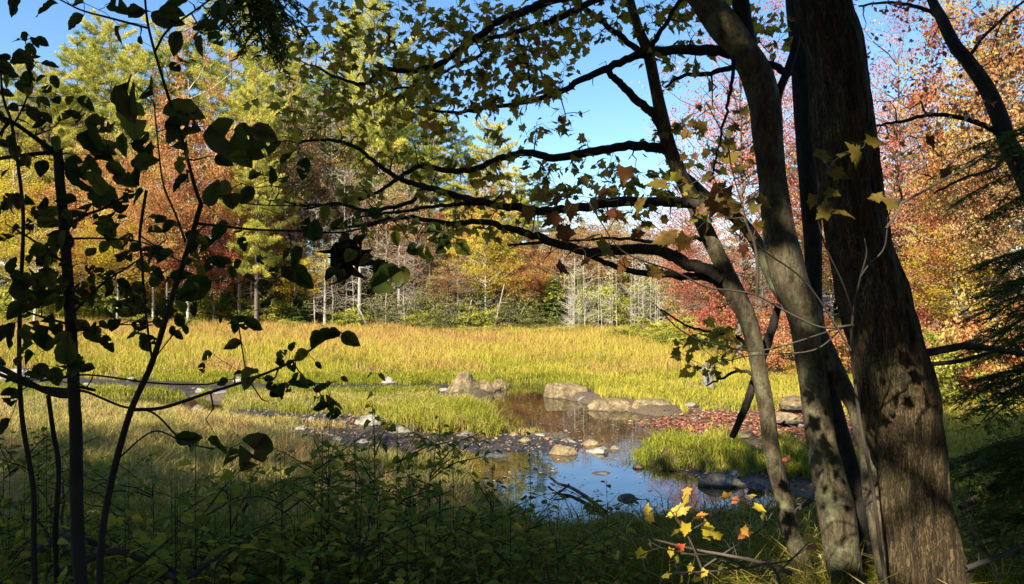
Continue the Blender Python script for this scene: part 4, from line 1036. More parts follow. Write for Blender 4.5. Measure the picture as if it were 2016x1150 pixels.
# leaf sprays: twig tips by density, joined to the nearest branch
DENS = [(760, 70, 150, 110, 1), (900, 60, 180, 90, 1), (1000, 150, 170, 110, 1), (830, 190, 200, 80, 1), (1060, 240, 130, 60, .55), (1130, 40, 130, 60, .9), (690, 200, 150, 70, .6), (630, 110, 90, 90, .5), (1340, 30, 130, 60, .9),
        (1080, 350, 180, 60, .75), (900, 430, 200, 50, .35), (1390, 290, 110, 80, .4), (560, 250, 130, 80, .35), (1240, 370, 130, 70, .75), (820, 330, 160, 40, .3), (640, 380, 130, 70, .3), (1000, 262, 130, 50, .55), (1480, 60, 80, 60, .5), (1420, 690, 90, 80, .33), (1370, 400, 80, 50, .5), (1320, 130, 110, 60, .25)]
def dens(px, py):
    v = np.zeros(np.shape(px))
    for cx, cy_, rx, ry, p in DENS: v = np.maximum(v, p * np.clip(1.25 - ((px - cx) / rx) ** 2 * 1.0 - ((py - cy_) / ry) ** 2, 0, 1))
    return v
LV = {0: [], 1: [], 2: []}
cand = np.column_stack([R.uniform(480, 1580, 3000), R.uniform(-60, 780, 3000)])
cand = cand[R.uniform(0, 1, len(cand)) < dens(cand[:, 0], cand[:, 1])]
GR = [grB, grC, grE]
def nearest(gr, p):
    return np.min(np.linalg.norm(np.array(gr.N) - p, axis=1))
dep = R.uniform(4.7, 5.7, len(cand)); TG = P(cand[:, 0], cand[:, 1], dep)
own = np.argmin([[nearest(gr, p) for p in TG] for gr in GR], axis=0); dmin = np.min([[nearest(gr, p) for p in TG] for gr in GR], axis=0)
print('maple tips', len(TG))
for k in np.argsort(dmin):
    gr = GR[own[k]]; a, d = gr.join(TG[k], .0055, .0018, .08, .4)
    n = int(R.integers(2, 6))
    L = np.linalg.norm(TG[k] - a)
    for q in range(n):
        b = TG[k] - d * R.uniform(0, min(L, .22)) + R.normal(0, .015, 3)
        az = nrm(d * .5 + R.standard_normal(3) * np.array([1, 1, .35]))
        tip = b + az * R.uniform(.025, .06)
        tube(gr.g, np.array([b, tip]) - gr.org, [.0012, .0008], 3, .5, 0, False)
        LV[own[k]].append((tip, nrm(az * np.array([1, 1, .6]) + np.array([0, 0, -.5])), R.uniform(.034, .088), R.uniform(0, 1)))
for k in range(230):      # bare twigs, mostly left of the middle
    px, py = (R.normal(720, 130), R.normal(375, 60)) if k < 150 else (R.uniform(700, 1300), R.uniform(40, 520))
    t = P(px, py, R.uniform(4.8, 5.6)); GR[int(np.argmin([nearest(gr, t) for gr in GR]))].join(t, .0045, .0013, .08, .5)
for gi, (gr, par) in enumerate(zip(GR, (B, C, E))):
    gr.g.build('twigs', M['branch'], par, True)
    L = LV[gi]; g = Geo()
    pos = np.array([l[0] for l in L]) - gr.org; d = np.array([l[1] for l in L]); sz = np.array([l[2] for l in L]); tn = np.array([l[3] for l in L]); n = len(L)
    nh = nrm(rv(n) * .9 + np.array([0, -.5, .7])); pick = R.integers(0, 3, n)
    for q, tm in enumerate((MAPLE, MAPLEB, MAPLEC)):
        k = pick == q; scatter(g, tm, pos[k], d[k], nh[k], sz[k], tn[k])
    g.build('foliage', M['mapleleaf'], par, True)

# ------------------------------------------------------------------ thin pale maple sapling in front of the great trunk, with big turning leaves
bF = base_at(1770, 4.05)
Fr = root('maple_sapling', bF, 'thin pale sapling climbing in front of the great trunk with large turning leaves', 'sapling')
def sapling(rt, paths, leaves, leafmat, bark, tmpls, d_leaf, size_px_d=None, r1=.0013, lw=1.0, face=-.7):
    gr = Grow(rt.location)
    for pts, w0, w1, d0, d1 in paths:
        p, t = px_path(pts, d0, d1); rr, _ = lerp_w(t, np.linspace(w0, w1, len(pts)), 6); gr.path(p, rr * (d0 + d1) / 2 / FPX, 7)
    A_ = []
    for lf in leaves:
        px, py, L = lf[:3]; tn = lf[3] if len(lf) > 3 else None
        d = R.uniform(*d_leaf); A_.append((P(px, py, d), L * d / FPX, tn))
    A_.sort(key=lambda t: nearest(gr, t[0]))
    g = Geo()
    for c, L, tn in A_:
        N_ = np.array(gr.N); k = int(np.argmin(np.linalg.norm((N_ - c) * np.array([1, .5, 1]), axis=1)))
        away = nrm(c - N_[k]); d = nrm(away * 1.0 + R.normal(0, .5, 3) + np.array([0, 0, -.35])); d[1] *= .45; d = nrm(d)
        b = c - d * L * .5
        gr.join(b, .003, r1, .04, .25, 4)
        nh = nrm(np.array([R.normal(0, .4), face * 1.35, .7]) + R.normal(0, .3, 3))
        tm = tmpls[int(R.integers(0, len(tmpls)))]
        scatter(g, tm, (b - gr.org)[None], d[None], nh[None], np.array([L]), R.uniform(0, 1) if tn is None else tn)
    gr.g.build('stem', bark, rt, True)
    g.build('foliage', leafmat, rt, True)
    return gr
def near_maple_leaf_px():
    L = [(1150, 468, 75, .45), (1165, 408, 55, .5), (1190, 495, 70, .35), (1222, 525, 52, .8), (1108, 455, 60, .8), (1128, 488, 60, .6), (1105, 532, 48, .95), (1292, 540, 70, .55), (1305, 470, 75, .5), (1342, 482, 60, .45), (1252, 462, 42, .8), (1150, 516, 30, .9), (1412, 405, 100, .72), (1440, 415, 60, .5),
         (1085, 430, 60, .8), (1040, 425, 52, .7), (1230, 430, 60, .7), (1200, 420, 50, .95), (1180, 385, 55, .9), (1230, 345, 60, .85), (1260, 400, 60, .3), (1290, 360, 60, .3), (1270, 440, 52, .35), (1205, 370, 50, .2), (1150, 350, 45, .3), (1060, 380, 45, .6), (1120, 420, 60, .75), (1095, 400, 50, .85),
         (1465, 495, 40, .95), (1500, 400, 50, .05), (1455, 450, 60, .3), (1435, 280, 50, .35), (1400, 165, 40, .4), (1350, 230, 48, .3), (1380, 255, 45, .5), (1430, 310, 60, .4), (1450, 330, 50, .3),
         (1622, 300, 62, .4), (1690, 300, 75, .35), (1722, 285, 60, .4), (1648, 345, 60, .4), (1640, 385, 48, .35), (1600, 400, 46, .4), (1628, 410, 60, .35), (1665, 415, 55, .4), (1722, 393, 45, .3), (1690, 280, 36, .1), (1655, 305, 30, .1),
         (1762, 333, 34, .99), (1830, 283, 42, .9), (1795, 268, 32, .7), (1865, 346, 45, .15), (1762, 402, 50, .3), (1822, 340, 36, .7)]
    for k in range(34): L.append((R.uniform(1340, 1510), R.uniform(200, 480), R.uniform(24, 44), R.uniform(.1, .6)))
    return L
sapling(Fr, [([(1790, 1330), (1745, 1150), (1718, 960), (1697, 850), (1684, 760), (1676, 680), (1682, 600), (1696, 540), (1706, 500), (1702, 470)], 4.5, 1.0, 4.05, 3.2),
             ([(1694, 545), (1712, 520), (1740, 490), (1748, 440)], 2.4, 1.4, 3.25, 3.1),
             ([(1680, 640), (1620, 645), (1560, 620), (1490, 582), (1440, 572), (1390, 565), (1330, 535), (1270, 515), (1220, 490), (1185, 440), (1160, 400)], 2.4, 1.1, 3.2, 2.75),
             ([(1675, 690), (1620, 600), (1570, 540), (1490, 480), (1460, 400), (1440, 330), (1430, 280), (1390, 200)], 2.2, 1.0, 3.2, 2.8),
             ([(1490, 582), (1492, 530), (1485, 480), (1465, 430)], 4, 2, 2.9, 2.8),
             ([(1680, 620), (1660, 560), (1620, 470), (1610, 390), (1640, 320), (1700, 290)], 2, 1.1, 3.2, 2.9),
             ([(1745, 450), (1775, 400), (1765, 350)], 3, 1.5, 2.9, 2.9), ([(1775, 400), (1830, 370), (1900, 330), (1950, 300)], 3, 1.2, 2.9, 2.8),
             ([(1682, 640), (1640, 650), (1500, 690), (1400, 675), (1340, 650), (1290, 600)], 2, 1.0, 3.3, 2.9), ([(1660, 645), (1600, 690), (1480, 700), (1400, 720)], 1.8, 1.0, 3.3, 3.1)],
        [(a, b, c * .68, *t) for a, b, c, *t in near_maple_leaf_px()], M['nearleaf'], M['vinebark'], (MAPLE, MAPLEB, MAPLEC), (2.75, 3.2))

# narrow yellow leaves low on the slender stem
# ------------------------------------------------------------------ left saplings with dark oval leaves
bG = base_at(155, 2.6)
Gs = root('cut_sapling', bG, 'dark straight sapling on the left, its top cut off square, twigs leafing out', 'sapling')
def cluster(n, x0, x1, y0, y1, s0, s1): return [(R.uniform(x0, x1), R.uniform(y0, y1), R.uniform(s0, s1)) for _ in range(n)]
leavesG = [(182, 278, 78), (200, 300, 52), (160, 370, 84), (230, 335, 46), (180, 335, 46), (210, 385, 62), (165, 410, 42), (272, 342, 50), (240, 285, 52), (143, 225, 32), (118, 232, 36), (83, 225, 20), (155, 235, 36), (195, 245, 52), (218, 248, 44), (47, 213, 24), (170, 202, 34), (135, 197, 22), (110, 195, 26), (90, 175, 28), (80, 155, 26),
           (150, 330, 50), (190, 360, 56), (110, 470, 52), (95, 440, 44), (60, 580, 80), (95, 590, 50)] + cluster(50, 0, 150, 390, 560, 22, 46) + cluster(36, 0, 170, 560, 760, 22, 46) + cluster(64, 170, 330, 420, 620, 17, 36) + cluster(14, 150, 300, 270, 420, 30, 52) + cluster(22, 180, 330, 600, 690, 18, 38) + [(30, 610, 46), (15, 660, 56), (60, 650, 46), (90, 655, 78), (130, 690, 62), (20, 780, 40), (8, 840, 40)]
sapling(Gs, [([(178, 1330), (160, 1150), (152, 1000), (150, 850), (146, 770), (140, 640), (132, 520), (124, 420), (117, 340), (114, 292)], 13.5, 8.5, 2.6, 2.6),
             ([(118, 303), (105, 297), (20, 238), (-30, 224)], 6, 3, 2.6, 2.5), ([(112, 300), (60, 304), (0, 312), (-40, 316)], 4.5, 3, 2.6, 2.5), ([(117, 305), (128, 330), (140, 352)], 4, 3, 2.6, 2.6), ([(20, 238), (6, 255), (-6, 272)], 4, 2, 2.52, 2.5),
             ([(136, 445), (165, 425), (200, 412), (230, 395)], 4, 2, 2.6, 2.5), ([(146, 765), (135, 778), (90, 770), (0, 724), (-40, 705)], 7, 5, 2.6, 2.7), ([(140, 770), (60, 760), (0, 738), (-40, 730)], 5, 3, 2.6, 2.6),
             ([(150, 760), (185, 768), (170, 764)], 3, 3, 2.6, 2.5), ([(148, 770), (172, 772), (240, 800), (300, 812), (345, 855), (375, 880)], 3, 1.5, 2.6, 2.3), ([(130, 470), (210, 470), (290, 480), (330, 515)], 2.5, 1, 2.6, 2.5),
             ([(145, 740), (80, 750), (170, 738), (300, 754), (400, 757), (430, 752)], 2.5, 1.2, 2.65, 2.5), ([(140, 620), (200, 560), (260, 520), (330, 470)], 3, 1, 2.6, 2.4), ([(142, 650), (220, 640), (300, 640)], 2, 1, 2.6, 2.5), ([(130, 520), (60, 470), (10, 440)], 3, 1, 2.6, 2.5), ([(140, 640), (70, 620), (10, 600)], 3, 1, 2.6, 2.5)],
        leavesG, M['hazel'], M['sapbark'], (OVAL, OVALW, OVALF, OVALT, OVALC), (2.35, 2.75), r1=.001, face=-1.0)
bH = base_at(197, 2.3)
Hs = root('leaning_sapling', bH, 'thin dark sapling leaning right from the bottom left, forking into leafy twigs', 'sapling')
leavesH = [(90, 18, 54), (148, 43, 44), (25, 5, 52), (152, 6, 40), (228, 10, 42), (268, 20, 40), (332, 20, 56), (345, 2, 46), (430, 15, 62), (462, 12, 40), (330, 38, 48), (405, 50, 60), (395, 90, 44), (345, 85, 52), (425, 75, 38), (230, 72, 44), (277, 78, 28), (362, 118, 34), (345, 133, 26), (318, 40, 44),
           (240, 183, 92), (285, 170, 66), (358, 212, 82), (358, 245, 72), (258, 235, 76), (272, 272, 58), (350, 275, 52), (358, 317, 54), (355, 360, 48), (275, 312, 32), (450, 275, 100), (515, 290, 80), (440, 315, 42), (470, 305, 44), (490, 265, 60), (520, 262, 52), (597, 332, 46), (560, 310, 32), (535, 345, 38), (558, 352, 34), (500, 345, 36), (420, 380, 58), (455, 390, 48), (485, 385, 44), (440, 370, 50),
           (430, 455, 48), (390, 480, 60), (380, 570, 76), (355, 540, 40), (580, 505, 48), (562, 500, 30), (595, 545, 64), (570, 540, 40), (512, 512, 26), (540, 535, 26), (620, 455, 44), (640, 420, 40), (665, 440, 38), (700, 430, 36),
           (760, 550, 72), (750, 535, 52), (790, 545, 44), (745, 525, 40), (720, 508, 30), (690, 500, 34), (840, 455, 46), (855, 460, 52), (880, 458, 46), (815, 490, 38), (838, 498, 40), (872, 485, 36), (905, 485, 52), (912, 490, 40), (780, 470, 34), (815, 440, 40), (740, 420, 40),
           (480, 637, 36), (460, 634, 30), (500, 640, 40), (457, 678, 36), (405, 700, 26), (398, 724, 22), (470, 735, 30), (490, 738, 44), (437, 752, 26), (592, 698, 32), (575, 682, 24), (622, 668, 44), (640, 660, 36), (690, 668, 44), (655, 655, 34), (585, 748, 40), (605, 755, 34), (635, 760, 46), (555, 770, 34), (540, 775, 26), (575, 720, 26),
           (500, 888, 84, .5), (430, 880, 66, .45), (372, 862, 52), (455, 905, 50), (640, 790, 34), (650, 805, 30), (655, 815, 36), (630, 800, 28), (320, 600, 30), (340, 650, 24), (352, 660, 26), (365, 650, 20), (335, 662, 24)] + cluster(26, 300, 470, 430, 660, 16, 36) + cluster(18, 440, 720, 430, 600, 16, 36) + cluster(12, 520, 680, 690, 790, 14, 26)
sapling(Hs, [([(205, 1330), (197, 1150), (203, 1040), (225, 925), (258, 808), (300, 712), (342, 575), (370, 490), (396, 402)], 7.5, 4.6, 2.3, 2.1),
             ([(396, 402), (385, 372), (375, 335), (355, 262), (333, 195), (316, 140), (300, 85), (290, 40), (284, -20)], 4, 2, 2.1, 1.9), ([(388, 440), (440, 446), (500, 452), (600, 455), (672, 458), (740, 442), (800, 425)], 3, 1.2, 2.1, 2.0),
             ([(258, 807), (320, 803), (400, 777), (490, 748), (575, 712), (635, 672), (665, 655)], 4, 1.5, 2.25, 2.0), ([(365, 476), (345, 420), (322, 365), (312, 290), (303, 200)], 2.5, 1.2, 2.15, 2.0),
             ([(396, 402), (440, 385), (480, 400), (560, 405), (680, 402)], 2, 1, 2.1, 2.0), ([(300, 712), (285, 600), (280, 515), (275, 465), (288, 375)], 2.2, 3, 2.2, 2.1), ([(277, 465), (330, 500), (365, 520)], 1.8, 1.2, 2.1, 2.1),
             ([(290, 55), (215, 35), (160, 20), (110, -5)], 2.5, 1.5, 1.95, 1.9), ([(306, 100), (330, 60), (385, 20), (420, -5)], 2.5, 1.5, 1.95, 1.9), ([(490, 748), (515, 785), (530, 790)], 1.5, 1, 2.1, 2.1), ([(485, 740), (470, 640), (462, 560)], 1.5, 1, 2.1, 2.1), ([(575, 712), (600, 745), (620, 760), (645, 800)], 1.5, 1, 2.05, 2.05), ([(672, 458), (720, 500), (750, 530)], 1.5, 1, 2.05, 2.05), ([(800, 425), (850, 450), (900, 470)], 1.5, 1, 2.0, 2.0),
             ([(300, 712), (340, 660), (365, 640)], 1.4, .8, 2.2, 2.1), ([(230, 905), (300, 850), (360, 870), (420, 885)], 2, 1.2, 2.25, 1.8)],
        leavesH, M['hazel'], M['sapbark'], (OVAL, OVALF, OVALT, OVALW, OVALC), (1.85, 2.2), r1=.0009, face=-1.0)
bI = base_at(70, 2.8)
Is = root('thin_sapling', bI, 'thin dark stem at the left edge with small leaves near its top', 'sapling')
leavesI = [(30, 78, 18), (50, 73, 24), (67, 85, 28), (60, 97, 26), (45, 110, 44), (57, 127, 38), (35, 120, 32), (12, 160, 30), (45, 165, 30), (55, 175, 28), (10, 130, 34), (20, 145, 30), (5, 110, 30), (12, 182, 26), (60, 150, 26), (30, 300, 36), (50, 315, 30), (88, 290, 32), (8, 340, 30), (82, 330, 40)] + cluster(26, 0, 110, 80, 330, 18, 34)
sapling(Is, [([(75, 1300), (67, 1095), (67, 975), (56, 900), (43, 815), (38, 700), (41, 575), (46, 430), (35, 320), (22, 240), (6, 190), (0, 120)], 6, 2, 2.8, 2.6), ([(25, 250), (50, 200), (60, 150), (50, 80)], 2, 1, 2.6, 2.5), ([(118, 1290), (110, 1060), (116, 925), (105, 850), (95, 778)], 5.5, 4, 2.9, 2.75)],
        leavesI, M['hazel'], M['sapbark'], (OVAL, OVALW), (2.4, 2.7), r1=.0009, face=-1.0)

# hanging wad of withered leaves
wc = P(682, 495, 2.05); rt = root('withered_leaf_cluster', tuple(wc), 'hanging dark wad of withered curled leaves below the lower maple branches', 'dead leaves'); g = Geo()
n = 44; p = R.normal(0, 1, (n, 3)) * np.array([.013, .013, .022]); scatter(g, oval(.36, .9, .35, 5), p + np.array([0, 0, .01]), nrm(R.normal(0, .5, (n, 3)) + np.array([0, 0, -1.1])), rv(n), .05 * R.uniform(.6, 1.3, n), R.uniform(0, 1, n)); g.build('foliage', M['deadleaf'], rt, True)
g = Geo(); tube(g, smooth_path(np.array([[0, 0, .03], [.01, .01, .06], [-.02, 0, .085]]), 4), .0016, 4); g.build('stem', M['twig'], rt)

# ------------------------------------------------------------------ leafy shoots of the undergrowth
def shoot_proto(name, H, nn, leaf, branchy=3, spread=.22, mat='shoot'):
    r = root(name, (0, 0, 0)); g = Geo(); lf = Geo(); tp = trunk_path(H, .05, 7); tp[0, 2] = -.1
    tube(g, tp, np.linspace(.0045, .0012, 7), 5, .5); axes = [(tp, .25)]
    for k in range(branchy):
        s = at_h(tp, R.uniform(.25, .8) * H); a = R.uniform(0, 6.28); e = s + np.array([math.cos(a) * spread, math.sin(a) * spread, R.uniform(.12, .4) * H * .5])
        q = curve_limb(s, e, 5, .06); tube(g, q, np.linspace(.004, .0015, 5), 4, .5); axes.append((q, .15))
    for q, t0 in axes:
        m = max(3, int(nn * np.linalg.norm(q[-1] - q[0]) / H))
        for k in range(m):
            t = t0 + (1 - t0) * (k + .5) / m; i = t * (len(q) - 1); i0 = int(min(i, len(q) - 2)); p = q[i0] + (q[i0 + 1] - q[i0]) * (i - i0); a0 = k * 1.57 + R.uniform(-.4, .4)
            for sgn in (0, math.pi):
                a = a0 + sgn + R.normal(0, .25); d = np.array([math.cos(a), math.sin(a), R.uniform(-.35, .25)]); s_ = leaf * R.uniform(.65, 1.25) * (1.1 - .35 * t)
                if R.uniform() < .12: continue
                e = p + d * .02; tube(g, np.array([p, e]), .001, 3, .5, 0, False)
                scatter(lf, (OVALF if R.uniform() < .6 else OVAL), e[None], d[None], nrm(np.array([[0, 0, 1.]]) + R.normal(0, .35, (1, 3))), np.array([s_]), R.uniform(0, 1))
    g.build('stem', M['sapbark'], r, True); lf.build('foliage', M[mat], r); return r
SH = [shoot_proto('leafy_shoot', 1.0, 12, .07, 6), shoot_proto('leafy_shoot', 1.0, 11, .076, 8, .34), shoot_proto('leafy_shoot', 1.0, 14, .058, 5), shoot_proto('leafy_shoot', 1.0, 12, .064, 9, .4)]
shoot_n = [0]
def shoot(px, top, d, label=None, group=None, wide=1.0):
    x = float(P(px, 575, d)[0]); zg = float(ground(np.array([x]), np.array([float(d)]))[0]); H = float(P(px, top, d)[2]) - zg
    H = max(H, .35); k = shoot_n[0]; shoot_n[0] += 1; s = (wide, wide, H) if H > .6 else (wide * .9, wide * .9, H)
    if k < 4: o = SH[k]; o.location, o.scale, o.rotation_euler = (x, d, zg), s, (0, 0, R.uniform(0, 6.28))
    else: o = copy_thing(SH[k % 4], (x, d, zg), R.uniform(0, 6.28), s)
    tag(o, label, 'shrub', group)
NAMED = [(732, 712, 4.6, 'tall slim shoot standing before the pale stone of the island, its tip above the meadow'), (868, 800, 4.8, 'leafy shoot right of the tall slim one, tip just above the mud flat'), (1045, 838, 5.2, 'slanting leafy shoot before the left side of the blue water'), (1195, 940, 4.9, 'small leafy shoot beside the driftwood stick in the blue water'),
         (640, 770, 4.0, 'dark leafy shoot below the tip of the drooping branch'), (545, 900, 4.3, 'leafy shoot with a dark upright stem in the lower left undergrowth')]
for px, top, d, lab in NAMED: shoot(px, top, d, lab, 'leafy shoots on the shaded bank', .95)
SHP = []
for k in range(74):
    px = R.uniform(-30, 1010) if k < 66 else R.uniform(1010, 1260); d = R.uniform(2.7, 5.6)
    top = np.interp(px, [0, 300, 560, 700, 900, 1000, 1260], [830, 880, 850, 860, 880, 960, 1030]) + R.uniform(-30, 170)
    if d < 3.2: top = max(top, 960)
    SHP.append((px, top, d))
SHP += [(p_ + R.uniform(-15, 15), t_ + R.uniform(-20, 20), R.uniform(4.0, 5.2)) for p_, t_ in [(600, 850), (660, 840), (700, 860), (780, 800), (830, 850), (900, 840), (960, 880), (560, 880), (480, 900)]]
SHP.sort()
def lm(px):
    for lim, t in [(110, 'at the foot of the thin left-edge stem'), (200, 'around the cut-off sapling'), (420, 'just right of the leaning sapling foot'), (640, 'below the big overhanging oval leaves'), (780, 'around the foot of the tall slim shoot'), (960, 'before the dark mud flat'), (1300, 'before the blue water')]:
        if px < lim: return t
grp = {}
for t in SHP: grp.setdefault(lm(t[0]), []).append(t)
for zn, L in grp.items():
    for px, top, d in L: shoot(px, top, d, f'low green leafy shoot in the shaded undergrowth {zn}', f'leafy shoots {zn}', R.uniform(.8, 1.15))

# gold and red maple seedlings, bottom right of centre
def seedling(px, py, d, label, leaves, paths):
    rt = root('maple_seedling', base_at(px, d), label, 'seedling'); leaves = [(a, b, c * .72, t) for a, b, c, t in leaves]; sapling(rt, paths, leaves, M['goldleaf'], M['vinebark'], (MAPLE, MAPLEB), (d - .25, d + .15), face=-.35)
seedling(1330, 1150, 3.6, 'maple seedling with golden and red leaves before the blue water',
         [(1270, 1005, 32, .2), (1285, 1020, 36, .4), (1320, 1010, 40, .2), (1345, 1000, 40, .1), (1350, 985, 34, .3), (1335, 1040, 48, .05), (1350, 1045, 36, .1), (1340, 1030, 24, .95), (1370, 1018, 40, .6), (1380, 1012, 30, .6), (1395, 1038, 46, 0), (1390, 1055, 36, .3), (1410, 1055, 30, .2), (1430, 982, 34, .5), (1470, 1048, 42, .75), (1465, 1045, 30, .5), (1498, 1000, 34, .1), (1508, 1018, 38, .1), (1340, 1078, 26, .95), (1320, 1090, 26, .3), (1285, 1075, 30, .25), (1260, 1095, 36, 0), (1445, 985, 24, .7), (1350, 965, 26, .6), (1475, 975, 28, .4)] ,
         [([(1400, 1320), (1390, 1160), (1370, 1090), (1345, 1040), (1320, 1005)], 3, 1.3, 3.6, 3.5), ([(1380, 1120), (1440, 1080), (1500, 1040), (1520, 1010)], 2, 1, 3.6, 3.5), ([(1350, 1050), (1400, 1020), (1440, 985)], 1.6, 1, 3.55, 3.5), ([(1372, 1095), (1300, 1080), (1260, 1095)], 1.6, 1, 3.6, 3.4)])
seedling(1400, 1150, 3.0, 'low maple seedling with small yellow leaves at the bottom edge below the pond',
         [(1337, 1100, 24, 0), (1320, 1117, 30, .05), (1355, 1122, 30, .05), (1308, 1130, 30, 0), (1412, 1122, 36, 0), (1372, 1145, 30, .35), (1385, 1130, 24, .2), (1590, 1060, 40, .5), (1600, 1075, 34, .8), (1345, 1140, 26, .1)],
         [([(1560, 1330), (1530, 1130), (1470, 1118), (1400, 1125), (1310, 1128)], 3.5, 1.2, 3.1, 2.9), ([(1470, 1118), (1420, 1095), (1340, 1090)], 2, 1, 3.0, 2.9), ([(1530, 1130), (1570, 1090), (1595, 1065)], 2, 1, 3.1, 3.1)])
seedling(1560, 880, 6.5, 'tiny red-leaved maple seedling behind the slender stem on the grassy spit', [(1546, 915, 16, .95), (1542, 905, 14, .9), (1552, 900, 14, 1), (1548, 925, 16, .8), (1655, 925, 20, .1), (1660, 915, 18, .3), (1652, 940, 18, .0)], [([(1560, 1010), (1555, 960), (1546, 910)], 1.2, .8, 6.5, 6.4), ([(1560, 1010), (1620, 960), (1658, 920)], 1.2, .8, 6.5, 6.4)])

# driftwood stick in the water
g = Geo()
for pts, w0, w1 in [([(1080, 948), (1098, 962), (1122, 968), (1145, 980), (1170, 996), (1192, 1015)], 2.6, 5), ([(1120, 966), (1105, 975), (1090, 980)], 2.5, 1.5)]:
    p, t = px_path(pts, 11.4, 10.6); p = G(*np.array(smooth_path(np.array(pts, float), 6)).T, .0); p = np.column_stack([p, np.linspace(.10, .03, len(p))]); rr, _ = lerp_w(t, np.linspace(w0, w1, len(pts)), 6); tube(g, p, rr * 11 / FPX, 7, .5, .08)
tag(g.build('driftwood_stick', M['twig'], None, True), 'dark forked driftwood stick slanting out of the blue water', 'branch')
# fallen dead branches on the bank
def fallen(pts, d, w0, w1, label, kids=5, mat='twig'):
    rt = root('fallen_branch', tuple(P(*pts[0], d)), label, 'dead branch'); g = Geo(); org = np.array(rt.location)
    p, t = px_path(pts, d, d + .3); rr, _ = lerp_w(t, np.linspace(w0, w1, len(pts)), 6); tube(g, p - org, rr * d / FPX, 7, .5, .06)
    for k in range(kids):
        s = p[R.integers(2, len(p) - 1)]; e = s + R.normal(0, .16, 3) + np.array([0, 0, .06]); tube(g, curve_limb(s, e, 5, .1, .3) - org, np.linspace(w1 * .6, w1 * .25, 5) * d / FPX, 5, .5, 0)
    g.build('limb', M[mat], rt, True)
fallen([(110, 1130), (235, 1085), (350, 1140), (430, 1095), (480, 1060)], 3.0, 9, 3, 'dark fallen branch lying under the shoots by the leaning sapling', 7)
fallen([(60, 1100), (100, 1070), (150, 1060), (230, 1085)], 3.1, 10, 6, 'short thick fallen branch beside the cut sapling foot', 3)
fallen([(1560, 1130), (1500, 1108), (1440, 1095), (1360, 1080), (1240, 1050)], 3.4, 5, 1.5, 'thin grey fallen branch lying in the grass behind the golden seedlings', 6, 'vinebark')
fallen([(1560, 1010), (1600, 985), (1650, 960), (1700, 930)], 6.2, 4, 2, 'brush of thin dead sticks between the leaning stems', 14, 'vinebark')
fallen([(1890, 1000), (1950, 960), (2010, 900), (2050, 860)], 4.6, 6, 3, 'dead grey branch leaning in the hemlock shade at right', 9)
fallen([(1900, 1120), (1980, 1090), (2060, 1050)], 4.0, 6, 3, 'fallen stick on the dark ground right of the great trunk', 6)

# ------------------------------------------------------------------ curved dark tree, right
bK = base_at(2180, 8.0)
K = root('curved_tree', bK, 'dark curved leaning tree at upper right, outlined against the sky', 'tree')
stem_mesh('trunk', [(2230, 34, 1150), (2190, 30, 900), (2140, 27, 700), (2080, 24, 500), (2016, 21, 345), (1985, 19, 285), (1965, 18, 225), (1940, 17, 170), (1905, 15, 120), (1880, 14, 90), (1855, 12, 40), (1835, 10, 0), (1815, 8, -60)], 8.0, M['branch'], K, 16, .05)
M['pinkleaf'] = M['pink']
gK = branches(K, [([(1962, 262), (1930, 243), (1880, 230), (1830, 226), (1780, 238), (1726, 247)], 6, 2.5, 8, 8.2), ([(1856, 42), (1830, 22), (1790, 10), (1740, 5), (1690, 12)], 5, 2, 8, 8.3), ([(1905, 118), (1930, 80), (1970, 40), (2020, 0)], 4, 2, 8, 8), ([(1985, 285), (1960, 330), (1900, 350), (1840, 380)], 4, 2, 8, 7.6)])
g = Geo(); tp = []
for k in range(150):
    c = P(R.uniform(1690, 2030), R.uniform(0, 330), R.uniform(7.4, 9.5)); a, d = gK.join(c, .006, .0018, .05, .35)
    for q in range(5):
        if R.uniform() < .7: tp.append(c + R.normal(0, .07, 3))
tp = np.array(tp) - np.array(bK); n = len(tp); scatter(g, KITE, tp, rv(n, -.4), rv(n, .3) + np.array([0, -.5, .2]), .07 * R.uniform(.7, 1.3, n), R.uniform(0, 1, n)); gK.g.build('twigs', M['branch'], K, True); g.build('foliage', M['pink'], K)

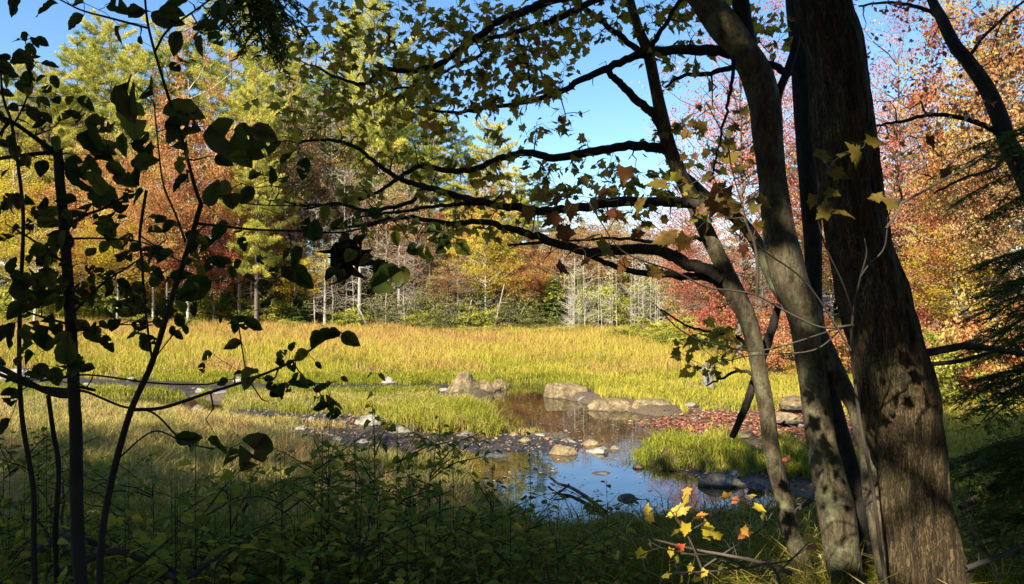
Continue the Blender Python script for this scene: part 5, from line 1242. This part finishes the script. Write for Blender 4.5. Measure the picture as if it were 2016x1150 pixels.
# ------------------------------------------------------------------ hemlock at right, dark drooping boughs
BLADEH = (BLADE[0] * np.array([1, 1.6, 1]), BLADE[1])
def bough(rt, s, e, droop, ntw, wid, mat, name='bough', nl=.022):
    org = np.array(rt.location); g = Geo(); s, e = np.array(s), np.array(e); L = np.linalg.norm(e - s); t = np.linspace(0, 1, 9)
    pth = s + (e - s) * t[:, None]; pth[:, 2] += droop * L * (t * (1 - t)) * 1.2 - 0 * t; tube(g, pth - org, np.linspace(.012, .003, 9), 5, .2)
    dr = nrm(e - s); lat = nrm(np.cross(dr, [0, 0, 1.]))
    PP, DD = [], []
    for k in range(ntw):
        tt = .12 + .88 * k / ntw; b = s + (e - s) * tt; b[2] += droop * L * tt * (1 - tt) * 1.2; sg = 1 if k % 2 else -1; l = wid * (1.08 - tt) ** .7 * R.uniform(.6, 1.1) + .05
        tip = b + (dr * .75 + lat * sg * .9 + np.array([0, 0, -.32]) + R.normal(0, .22, 3)) * l; q = curve_limb(b, tip, 4, .05, .15); tube(g, q - org, [.003, .0022, .0018, .0012], 3, .2, 0, False)
        dd = nrm(tip - b); l2 = nrm(np.cross(dd, [0, 0, 1.]) + R.normal(0, .15, 3)); axes = [(b, tip)]
        for j in range(int(l * 26)):
            u = R.uniform(.1, .95); b2 = b + (tip - b) * u; axes.append((b2, b2 + (dd * .8 + l2 * (1 if j % 2 else -1) * .8 + R.normal(0, .2, 3) + np.array([0, 0, -.15])) * l * .34 * (1.15 - u)))
        for b2, t2 in axes:
            L2 = np.linalg.norm(t2 - b2); m = max(3, int(L2 * 210)); u = R.uniform(.02, 1, m); x = b2 + (t2 - b2) * u[:, None]; d2 = nrm(t2 - b2); l3 = nrm(np.cross(d2, [0, 0, 1.])); s2 = np.sign(R.uniform(-1, 1, m))
            PP.append(x); DD.append(nrm(d2[None] * .55 + l3 * s2[:, None] * .8 + R.normal(0, .25, (m, 3))))
    p, d = np.concatenate(PP), np.concatenate(DD); n = len(p); scatter(g, BLADEH, p - org, d, rv(n, 1.5), nl * 1.25 * R.uniform(.8, 1.5, n), np.clip(R.uniform(.2, 1, n), 0, 1) * .9)
    return g.build(name, mat, rt)
M['nearhem'] = leaf_mat('near_hemlock_needles', [(.035, .05, .012), (.07, .10, .018), (.12, .15, .028), (.20, .20, .04)], .4, .012)
bN = base_at(2150, 4.6)
Nm = root('hemlock_sapling', bN, 'dark hemlock with drooping sprays at the right edge beside the great trunk', 'tree')
xN = bN[0]; g = Geo(); tube(g, np.array([[0, 0, -.2], [.02, 0, 2], [0, .03, 4.5]]), [.06, .045, .02], 8); g.build('trunk', M['bark'], Nm, True)
for py, ex, ey, dd in [(520, 1900, 540, 4.5), (560, 1905, 600, 4.8), (610, 1880, 640, 5.1), (640, 1925, 690, 4.4), (740, 1860, 790, 5.2), (780, 1870, 840, 4.8), (860, 1855, 930, 5.1), (900, 1880, 960, 4.7), (940, 1920, 1010, 4.3), (980, 1870, 1050, 5.2), (760, 1930, 830, 4.2), (560, 1960, 560, 5.4), (670, 1960, 700, 5.4), (880, 1960, 960, 5.3), (1020, 1930, 1100, 4.6)]:
    s = P(2150, py - 30 + R.uniform(-30, 20), 4.6); e = P(ex + R.uniform(-20, 50), ey + R.uniform(-25, 25), dd + R.uniform(-.7, .9)); bough(Nm, s, e, R.uniform(.1, .4), 24, R.uniform(.26, .48), M['nearhem'])
# sparse dark bough higher up, from a second hemlock further right
bO = base_at(2120, 6.6)
O_ = root('hemlock_tree', bO, 'second dark hemlock with feathery boughs across the curved trunk, upper right', 'tree')
g = Geo(); tube(g, np.array([[0, 0, -.2], [.02, 0, 3], [0, .03, 6.5]]), [.09, .07, .03], 8); g.build('trunk', M['bark'], O_, True)
for py, ex, ey, dd in [(290, 1850, 350, 6.4), (350, 1880, 400, 6.2), (260, 1900, 300, 6.9), (380, 1920, 440, 6.8)]:
    bough(O_, P(2120, py - 30, 6.6), P(ex, ey, dd), .2, 16, .34, M['nearhem'], nl=.026)
# dark conifer bough hanging from above, upper left
rt = root('conifer_bough', tuple(P(470, -90, 2.3)), 'dark conifer bough hanging down into the top of the picture', 'branch')
for ex, ey in [(545, 95), (500, 70), (440, 55), (570, 50), (520, 100)]: bough(rt, P(470 + R.uniform(-20, 20), -120, 2.3), P(ex, ey, 2.25 + R.uniform(-.1, .1)), .05, 22, .10, M['nearhem'], nl=.016)
